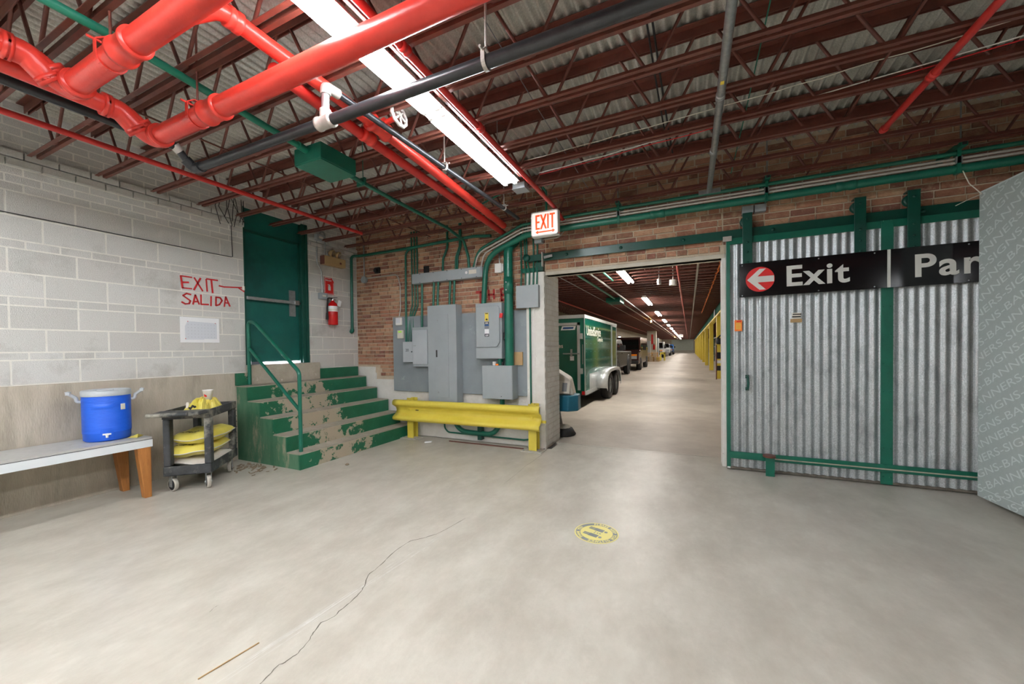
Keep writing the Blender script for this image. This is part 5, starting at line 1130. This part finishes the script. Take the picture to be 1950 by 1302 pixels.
for i, y in enumerate((22.3, 61.2)):
    t = thing('sodium_lamp', (-1.87, y, 2.66), 'glowing orange lamp bulb in the passage, %s' % ('above the maroon van', 'near the far end')[i], 'lamp')
    obj('bulb', G().lathe([(0,-.05),(.03,-.045),(.045,-.01),(.03,.04),(.02,.06)], (-1.87, y, 2.71), (0,0,1), 12), 'sodium', t); obj('socket', G().cyl((-1.87, y, 2.77), (-1.87, y, 2.88), .03, 10), 'galv', t)
t = thing('exit_sign', (-.95, 52, 2.55), 'small red-lit exit sign far down the passage', 'sign'); obj('case', G().box(-1.15, -.65, 52, 52.1, 2.5, 2.8), 'exit_face', t); obj('stem', G().cyl((-.9, 52.05, 2.8), (-.9, 52.05, ZD), .02, 8), 'galv', t); obj('letters', text('EXIT', .22, (-1.12, 51.99, 2.57), (1,0,0), (0,0,1), .004, .01), 'exit_red', t)
# ---- enclosed trailer
tr = thing('trailer', (-3.1, 10.2, 0), 'dark green enclosed cargo trailer lettered UnitedService Companies', 'trailer')
TX0, TX1, TY0, TY1, TZ0, TZ1 = -4.15, -2.05, 8.2, 12.25, .30, 2.02
obj('box_body', G().box(TX0, TX1, TY0, TY1, TZ0, TZ1), 'trailer_green', tr, bevel=.015)
obj('roof_trim', G().box(TX0-.006, TX1+.006, TY0-.006, TY1+.006, 1.955, 2.03), 'alum', tr)
obj('bottom_trim', G().box(TX1-.01, TX1+.012, TY0, TY1, .27, .36), 'alum', tr)
obj('corner_trim', G().box(TX1-.012, TX1+.005, TY0-.005, TY0+.012, .30, 1.96), 'alum', tr)
dr = obj('rear_door', G().box(-4.0, -2.21, TY0-.02, TY0, .40, 1.80), 'trailer_green', tr, bevel=.004)
obj('door_frame', G().box(-4.06, -2.15, TY0-.03, TY0-.002, 1.80, 1.86).box(-2.21, -2.15, TY0-.03, TY0-.002, .38, 1.86), 'alum', dr)
for z in (1.56, .80): obj('hinge', G().box(-2.17, -2.09, TY0-.045, TY0-.01, z-.06, z+.06), 'alum', dr)
obj('latch_bar', G().cyl((-2.53, TY0-.04, 1.18), (-2.16, TY0-.04, 1.18), .014, 8).box(-2.36, -2.32, TY0-.05, TY0-.02, 1.12, 1.28), 'galv', dr)
obj('latch_tag', G().box(-2.375, -2.285, TY0-.026, TY0-.022, 1.03, 1.13), 'paper', dr)
obj('maker_badge', G().prism([(-2.58,1.70),(-2.26,1.70),(-2.235,1.79),(-2.55,1.79)], (0,TY0-.02,0), (1,0,0), (0,0,1), (0,-.004,0)), 'paper', dr)
obj('badge_mark', G().prism([(-2.54,1.725),(-2.30,1.725),(-2.285,1.765),(-2.52,1.765)], (0,TY0-.024,0), (1,0,0), (0,0,1), (0,-.001,0)), 'car_blue', dr)
obj('reflector_strip', G().box(-2.105, -2.09, TY0-.004, TY0-.001, .95, 1.38), 'galv', tr); obj('tail_lamp', G().box(-2.12, -2.055, TY0-.02, TY0, .285, .36), 'lamp_red', tr)
obj('rear_word', text('UnitedService', .20, (-2.66, TY0-.0205, 1.40), (1,0,0), (0,0,1), .002, .003, align='RIGHT'), 'offwhite', tr); obj('rear_word', text('Companies', .135, (-2.53, TY0-.0205, 1.31), (1,0,0), (0,0,1), .002, .002, align='RIGHT'), 'offwhite', tr)
obj('side_word', text('UnitedService', .31, (TX1+.001, 8.36, 1.585), (0,1,0), (0,0,1), .003, .004, sx=.86), 'offwhite', tr); obj('side_word', text('Companies', .16, (TX1+.001, 9.46, 1.46), (0,1,0), (0,0,1), .003, .002, sx=.9), 'offwhite', tr)
g = G()
for k in range(9):
    for z in [.5+.18*j for j in range(9)]: g.lathe([(0,.004),(.008,.0)], (TX1, 8.35+.42*k, z), (1,0,0), 6)
obj('rivet', g, 'alum', tr)
obj('side_door', G().box(TX1-.005, TX1+.012, 11.40, 12.10, .55, 1.92), 'trailer_green', tr); obj('side_door_frame', G().box(TX1, TX1+.018, 11.36, 11.41, .5, 1.95).box(TX1, TX1+.018, 12.09, 12.14, .5, 1.95).box(TX1, TX1+.018, 11.36, 12.14, 1.92, 1.96), 'alum', tr)
obj('stone_guard', G().box(TX1-.002, TX1+.004, 8.6, 11.3, .36, .72), 'alum', tr)
def fender(u, v):
    a = math.pi*u; x = TX1-.01+.26*v
    return (x, 10.42-1.08*math.copysign(abs(math.cos(a))**.55, math.cos(a)), .32+.45*abs(math.sin(a))**.55)
fo = obj('fender', G().grid(fender, 24, 1), 'alum', tr); m_ = fo.modifiers.new('t', 'SOLIDIFY'); m_.thickness = .01
obj('fender_side', G().prism([(fender(k/24, 1)[1], fender(k/24, 1)[2]) for k in range(25)]+[(11.5-.18*0, .30)]+[(fender(1-k/24, 1)[1]*.92+10.42*.08, fender(1-k/24, 1)[2]-.07) for k in range(25)], (TX1+.245,0,0), (0,1,0), (0,0,1), (.008,0,0)), 'alum', tr)
def wheel(parent, c, r, w, axis=(1,0,0), rim='galv'):
    o = obj('tyre', G().lathe([(r*.6,-w/2),(r*.93,-w/2),(r,-w*.32),(r,w*.32),(r*.93,w/2),(r*.6,w/2)], c, axis, 24, caps=False), 'rubber', parent)
    obj('rim', G().lathe([(0,w*.1),(r*.2,w*.25),(r*.25,w*.2),(r*.5,w*.05),(r*.58,w*.42),(r*.62,w*.42),(r*.62,-w*.4),(0,-w*.4)], c, axis, 20), rim, o)
    return o
for y in (9.98, 10.88): wheel(tr, Vector((TX1+.12, y, .34)), .34, .21); wheel(tr, Vector((TX0-.12, y, .34)), .34, .21)
obj('axle_frame', G().box(TX0+.2, TX1-.05, 8.6, 12.2, .22, .31), 'black', tr)
obj('tongue', G().bar((-3.1, 12.2, .3), (-3.1, 13.3, .42), .1, .1), 'black', tr); obj('tongue_jack', G().cyl((-3.1, 13.0, 0), (-3.1, 13.0, .8), .035, 10), 'galv', tr)
# ---- vehicles
def body_prism(prof, x0, x1, yf, m, parent, name, taper=0, bevel=.04):
    n = len(prof); vs = []
    for x, s in ((x0, 1), (x1, -1)):
        for l, z in prof: vs.append((x+s*taper*max(0, z-1.0), yf+l, z))
    fs = [tuple(range(n)), tuple(range(2*n-1, n-1, -1))]+[(i, i+n, (i+1) % n+n, (i+1) % n) for i in range(n)]
    g = G(); g.add(vs, fs); o = obj(name, g, m, parent, bevel=bevel)
    bm = bmesh.new(); bm.from_mesh(o.data); bmesh.ops.recalc_face_normals(bm, faces=bm.faces); bm.to_mesh(o.data); bm.free(); return o
def quad(pts, parent, name, m, th=.02, nrm=None):
    a, b, c, d = [Vector(p) for p in pts]; n = (b-a).cross(d-a).normalized()*th
    return obj(name, G().add([a, b, c, d, a+n, b+n, c+n, d+n], [(0,3,2,1),(4,5,6,7),(0,1,5,4),(1,2,6,5),(2,3,7,6),(3,0,4,7)]), m, parent)
def van(x1, yf, L, W, Hh, m, label, wy, wr=.37, hood=.95, cowl=1.12, belt=1.12):
    x0 = x1-W; t = thing('van', (x1-W/2, yf+L/2, 0), label, 'van')
    wsb, wst = hood, hood+.55
    body_prism([(0,.38),(0,.95),(.08,1.0),(wsb,cowl),(wst,Hh-.10),(wst+.25,Hh),(L-.1,Hh),(L,Hh-.1),(L,.38)], x0, x1, yf, m, t, 'body', .10)
    dx = .10*(Hh-1)
    quad([(x0+.10, yf+wsb+.03, cowl+.05), (x1-.10, yf+wsb+.03, cowl+.05), (x1-.08-dx, yf+wst-.03, Hh-.14), (x0+.08+dx, yf+wst-.03, Hh-.14)], t, 'windshield', 'car_glass')
    for s0, s1 in ((wst-.05, wst+.85), (wst+1.0, wst+2.0), (wst+2.15, L-.3)):
        if s1 < L-.1: quad([(x1-.002, yf+s0, belt), (x1-.002, yf+s1, belt), (x1-.03-dx*.7, yf+s1, Hh-.25), (x1-.03-dx*.7, yf+s0+.25*(s0 < wst), Hh-.25)], t, 'side_window', 'car_glass')
    obj('grille', G().box(x0+.42, x1-.42, yf-.02, yf+.01, .62, .90), 'black', t)
    for s in (0, 1):
        a = x0+.10 if s == 0 else x1-.40
        obj('headlight', G().box(a, a+.30, yf-.025, yf+.01, .66, .82), 'headlight', t, bevel=.01); obj('turn_signal', G().box(a, a+.30, yf-.025, yf+.01, .83, .92), 'amber', t, bevel=.01)
    obj('bumper', G().box(x0+.02, x1-.02, yf-.10, yf+.06, .38, .58), 'black', t, bevel=.03)
    obj('mirror', G().box(x1+.05, x1+.25, yf+wst-.1, yf+wst+.0, belt+.02, belt+.30), 'black', t, bevel=.02); obj('mirror_arm', G().bar((x1-.05, yf+wst, belt+.1), (x1+.08, yf+wst-.05, belt+.1), .04, .04), 'black', t)
    for y in wy: wheel(t, Vector((x1-.10, y, wr)), wr, .24); wheel(t, Vector((x0+.10, y, wr)), wr, .24)
    return t
def pickup(x1, yf, L, W, Hh, m, label, wy, wr=.40):
    x0 = x1-W; t = thing('pickup_truck', (x1-W/2, yf+L/2, 0), label, 'truck')
    body_prism([(0,.42),(0,1.02),(.1,1.08),(1.3,1.16),(L-.05,1.12),(L,1.05),(L,.45)], x0, x1, yf, m, t, 'body', .05)
    cab = [(1.25,1.15),(1.95,Hh-.03),(2.1,Hh),(3.1,Hh),(3.25,Hh-.05),(3.40,1.15)]
    body_prism(cab, x0+.04, x1-.04, yf, m, t, 'cab', .16)
    dx = .16*(Hh-1)
    quad([(x0+.10, yf+1.30, 1.20), (x1-.10, yf+1.30, 1.20), (x1-.10-dx, yf+1.92, Hh-.06), (x0+.10+dx, yf+1.92, Hh-.06)], t, 'windshield', 'car_glass')
    for a, b in ((1.75, 2.45), (2.55, 3.2)): quad([(x1-.065, yf+a-.15*(a < 2), 1.2), (x1-.065, yf+b, 1.2), (x1-.06-dx, yf+b-.06, Hh-.08), (x1-.06-dx, yf+a+.2*(a < 2), Hh-.08)], t, 'side_window', 'car_glass')
    obj('mirror', G().box(x1+.02, x1+.24, yf+1.65, yf+1.76, 1.18, 1.40), 'black', t, bevel=.02)
    obj('bumper', G().box(x0, x1, yf-.08, yf+.06, .42, .62), 'chrome', t, bevel=.03); obj('grille', G().box(x0+.35, x1-.35, yf-.02, yf+.01, .66, .95), 'chrome', t)
    for a in (x0+.06, x1-.34): obj('headlight', G().box(a, a+.28, yf-.02, yf+.02, .72, .95), 'headlight', t, bevel=.01)
    obj('door_handle', G().box(x1, x1+.02, yf+2.3, yf+2.45, 1.02, 1.05), 'black', t)
    for y in wy:
        wheel(t, Vector((x1-.08, y, wr)), wr, .25); wheel(t, Vector((x0+.08, y, wr)), wr, .25)
        obj('wheel_arch', G().lathe([(wr+.07,-.02),(wr+.10,-.015),(wr+.10,.015),(wr+.07,.02)], (x1+.0, y, wr+.02), (1,0,0), 28), 'black', t)
    return t
pickup(-2.70, 15.1, 5.5, 1.95, 1.68, 'car_dark', 'dark grey pickup truck parked behind the trailer', (16.2, 19.5), .42)
van(-2.50, 22.0, 5.4, 1.98, 1.90, 'car_maroon', 'dark maroon passenger van with an amber turn signal', (22.98, 26.4))
van(-2.75, 48.8, 5.2, 1.95, 1.95, 'car_white', 'white van parked beyond the pallets', (50.0, 53.2))
pickup(-2.45, 58.5, 5.5, 1.95, 1.80, 'car_white', 'white pickup truck far down the passage', (60.0, 63.2))
van(-2.30, 68.0, 4.8, 1.85, 1.70, 'car_blue', 'blue vehicle at the far end of the parked row', (69.2, 72.0))
# ---- pier with fire extinguisher, pallets
obj('passage_pier', G().box(-3.75, -2.9, 40, 40.6, 0, 2.90), 'lintel', None, 'pale wall pier halfway along the passage', 'pier', bevel=.01); obj('red_stripe', G().box(-3.36, -3.18, 39.985, 40, 1.6, 2.55), 'sign_red', None, 'red vertical stripe on the passage pier', 'stripe')
t = thing('fire_extinguisher', (-3.12, 39.9, 1.05), 'small red fire extinguisher on the passage pier', 'fire extinguisher'); obj('cylinder', G().lathe([(0,0),(.09,.01),(.09,.42),(.03,.5),(.03,.55)], (-3.10, 39.908, 1.05), (0,0,1), 14), 'ext_red', t); obj('handle', G().box(-3.16, -3.04, 39.86, 39.9, 1.58, 1.63), 'black', t); obj('bracket', G().box(-3.13, -3.07, 39.97, 40.002, 1.3, 1.45), 'galv', t)
obj('grey_cabinet', G().box(-3.9, -3.4, 39.2, 39.8, 0, 1.9), 'elec', None, 'grey cabinet beside the pallets', 'cabinet', bevel=.01); obj('grey_cabinet', G().box(-3.05, -2.75, 40.8, 41.6, 0, 2.2), 'elec', None, 'grey cabinet behind the passage pier', 'cabinet', bevel=.01)
def pallet(c, label, i):
    t = thing('pallet', c, label, 'pallet', 'stacked wooden pallets'); x, y, z = c
    for k in range(6): obj('slat', G().box(x-.5, x+.5, y-.5+k*.18, y-.40+k*.18, z+.11, z+.13), 'pallet', t)
    for k in (-.46, 0, .46): obj('stringer', G().box(x+k-.02, x+k+.02, y-.5, y+.5, z+.02, z+.11), 'pallet', t)
    for k in (-.45, 0, .42): obj('bottom_slat', G().box(x-.5, x+.5, y+k-.05, y+k+.05, z, z+.02), 'pallet', t)
for i in range(6): pallet((-3.05+(.12 if i < 3 else 0), 37.1, .14*i), 'weathered wooden pallet, %s from the floor in the stack' % ORD[i].replace('nearest', 'first'), i)
t = thing('yellow_jack', (-2.6, 38.4, 0), 'yellow pallet jack and barrier next to the pallets', 'pallet jack'); obj('frame', G().box(-2.75, -2.35, 38.0, 39.2, .05, .35).box(-2.45, -2.35, 38.0, 38.1, .3, .75).box(-2.2, -2.05, 39.5, 39.6, 0, .8).box(-2.5, -2.05, 39.5, 39.6, .6, .8), 'yellow', t, bevel=.02)
# ---- floor sweeper just inside the doorway
sp = thing('floor_sweeper', (-2.1, 6.0, 0), 'beige and blue ride-on floor sweeper behind the white pier', 'sweeper')
pr = [(-2.6,.50),(-1.53,.50),(-1.55,.62),(-1.60,.83),(-1.66,.87),(-1.85,.98),(-2.6,1.12)]
g = G(); n = len(pr); vs = [(x, 5.50+.10*max(0, z-.6), z) for x, z in pr]+[(x-.12, 6.05, z) for x, z in pr]
o = obj('hood', g.add(vs, [tuple(range(n)), tuple(range(2*n-1, n-1, -1))]+[(i, i+n, (i+1) % n+n, (i+1) % n) for i in range(n)]), 'sweeper_beige', sp, bevel=.03)
bm = bmesh.new(); bm.from_mesh(o.data); bmesh.ops.recalc_face_normals(bm, faces=bm.faces); bm.to_mesh(o.data); bm.free()
obj('bumper', G().prism([(-2.66,5.40),(-1.60,5.40),(-1.485,5.52),(-1.50,5.72),(-1.66,5.80),(-1.8,6.1),(-2.66,6.1)], (0,0,.37), (1,0,0), (0,1,0), (0,0,.24)), 'sweeper_blue', sp, bevel=.02)
obj('headlamp_panel', G().obox((-1.80, 5.495, .72), (1,0,0), (0,.35,.94), (0,-.94,.35), .20, .10, .012), 'offwhite', sp, bevel=.006)
for x in (-1.93, -1.68): obj('headlamp', G().obox((x, 5.487, .72), (1,0,0), (0,.35,.94), (0,-.94,.35), .035, .065, .012), 'headlight', sp)
obj('brush', G().lathe([(0,.02),(.20,.0),(.22,.02),(.17,.10),(.06,.14),(.0,.15)], (-1.76, 5.55, 0), (0,0,1), 24), 'rubber', sp); obj('brush_arm', G().bar((-1.78, 5.55, .14), (-1.95, 5.9, .38), .08, .04).lathe([(0,.16),(.12,.14),(.14,.11)], (-1.76, 5.55, 0), (0,0,1), 16), 'conc_base', sp)
for x in (-2.5, -2.05): wheel(sp, Vector((x, 5.85, .18)), .18, .12)
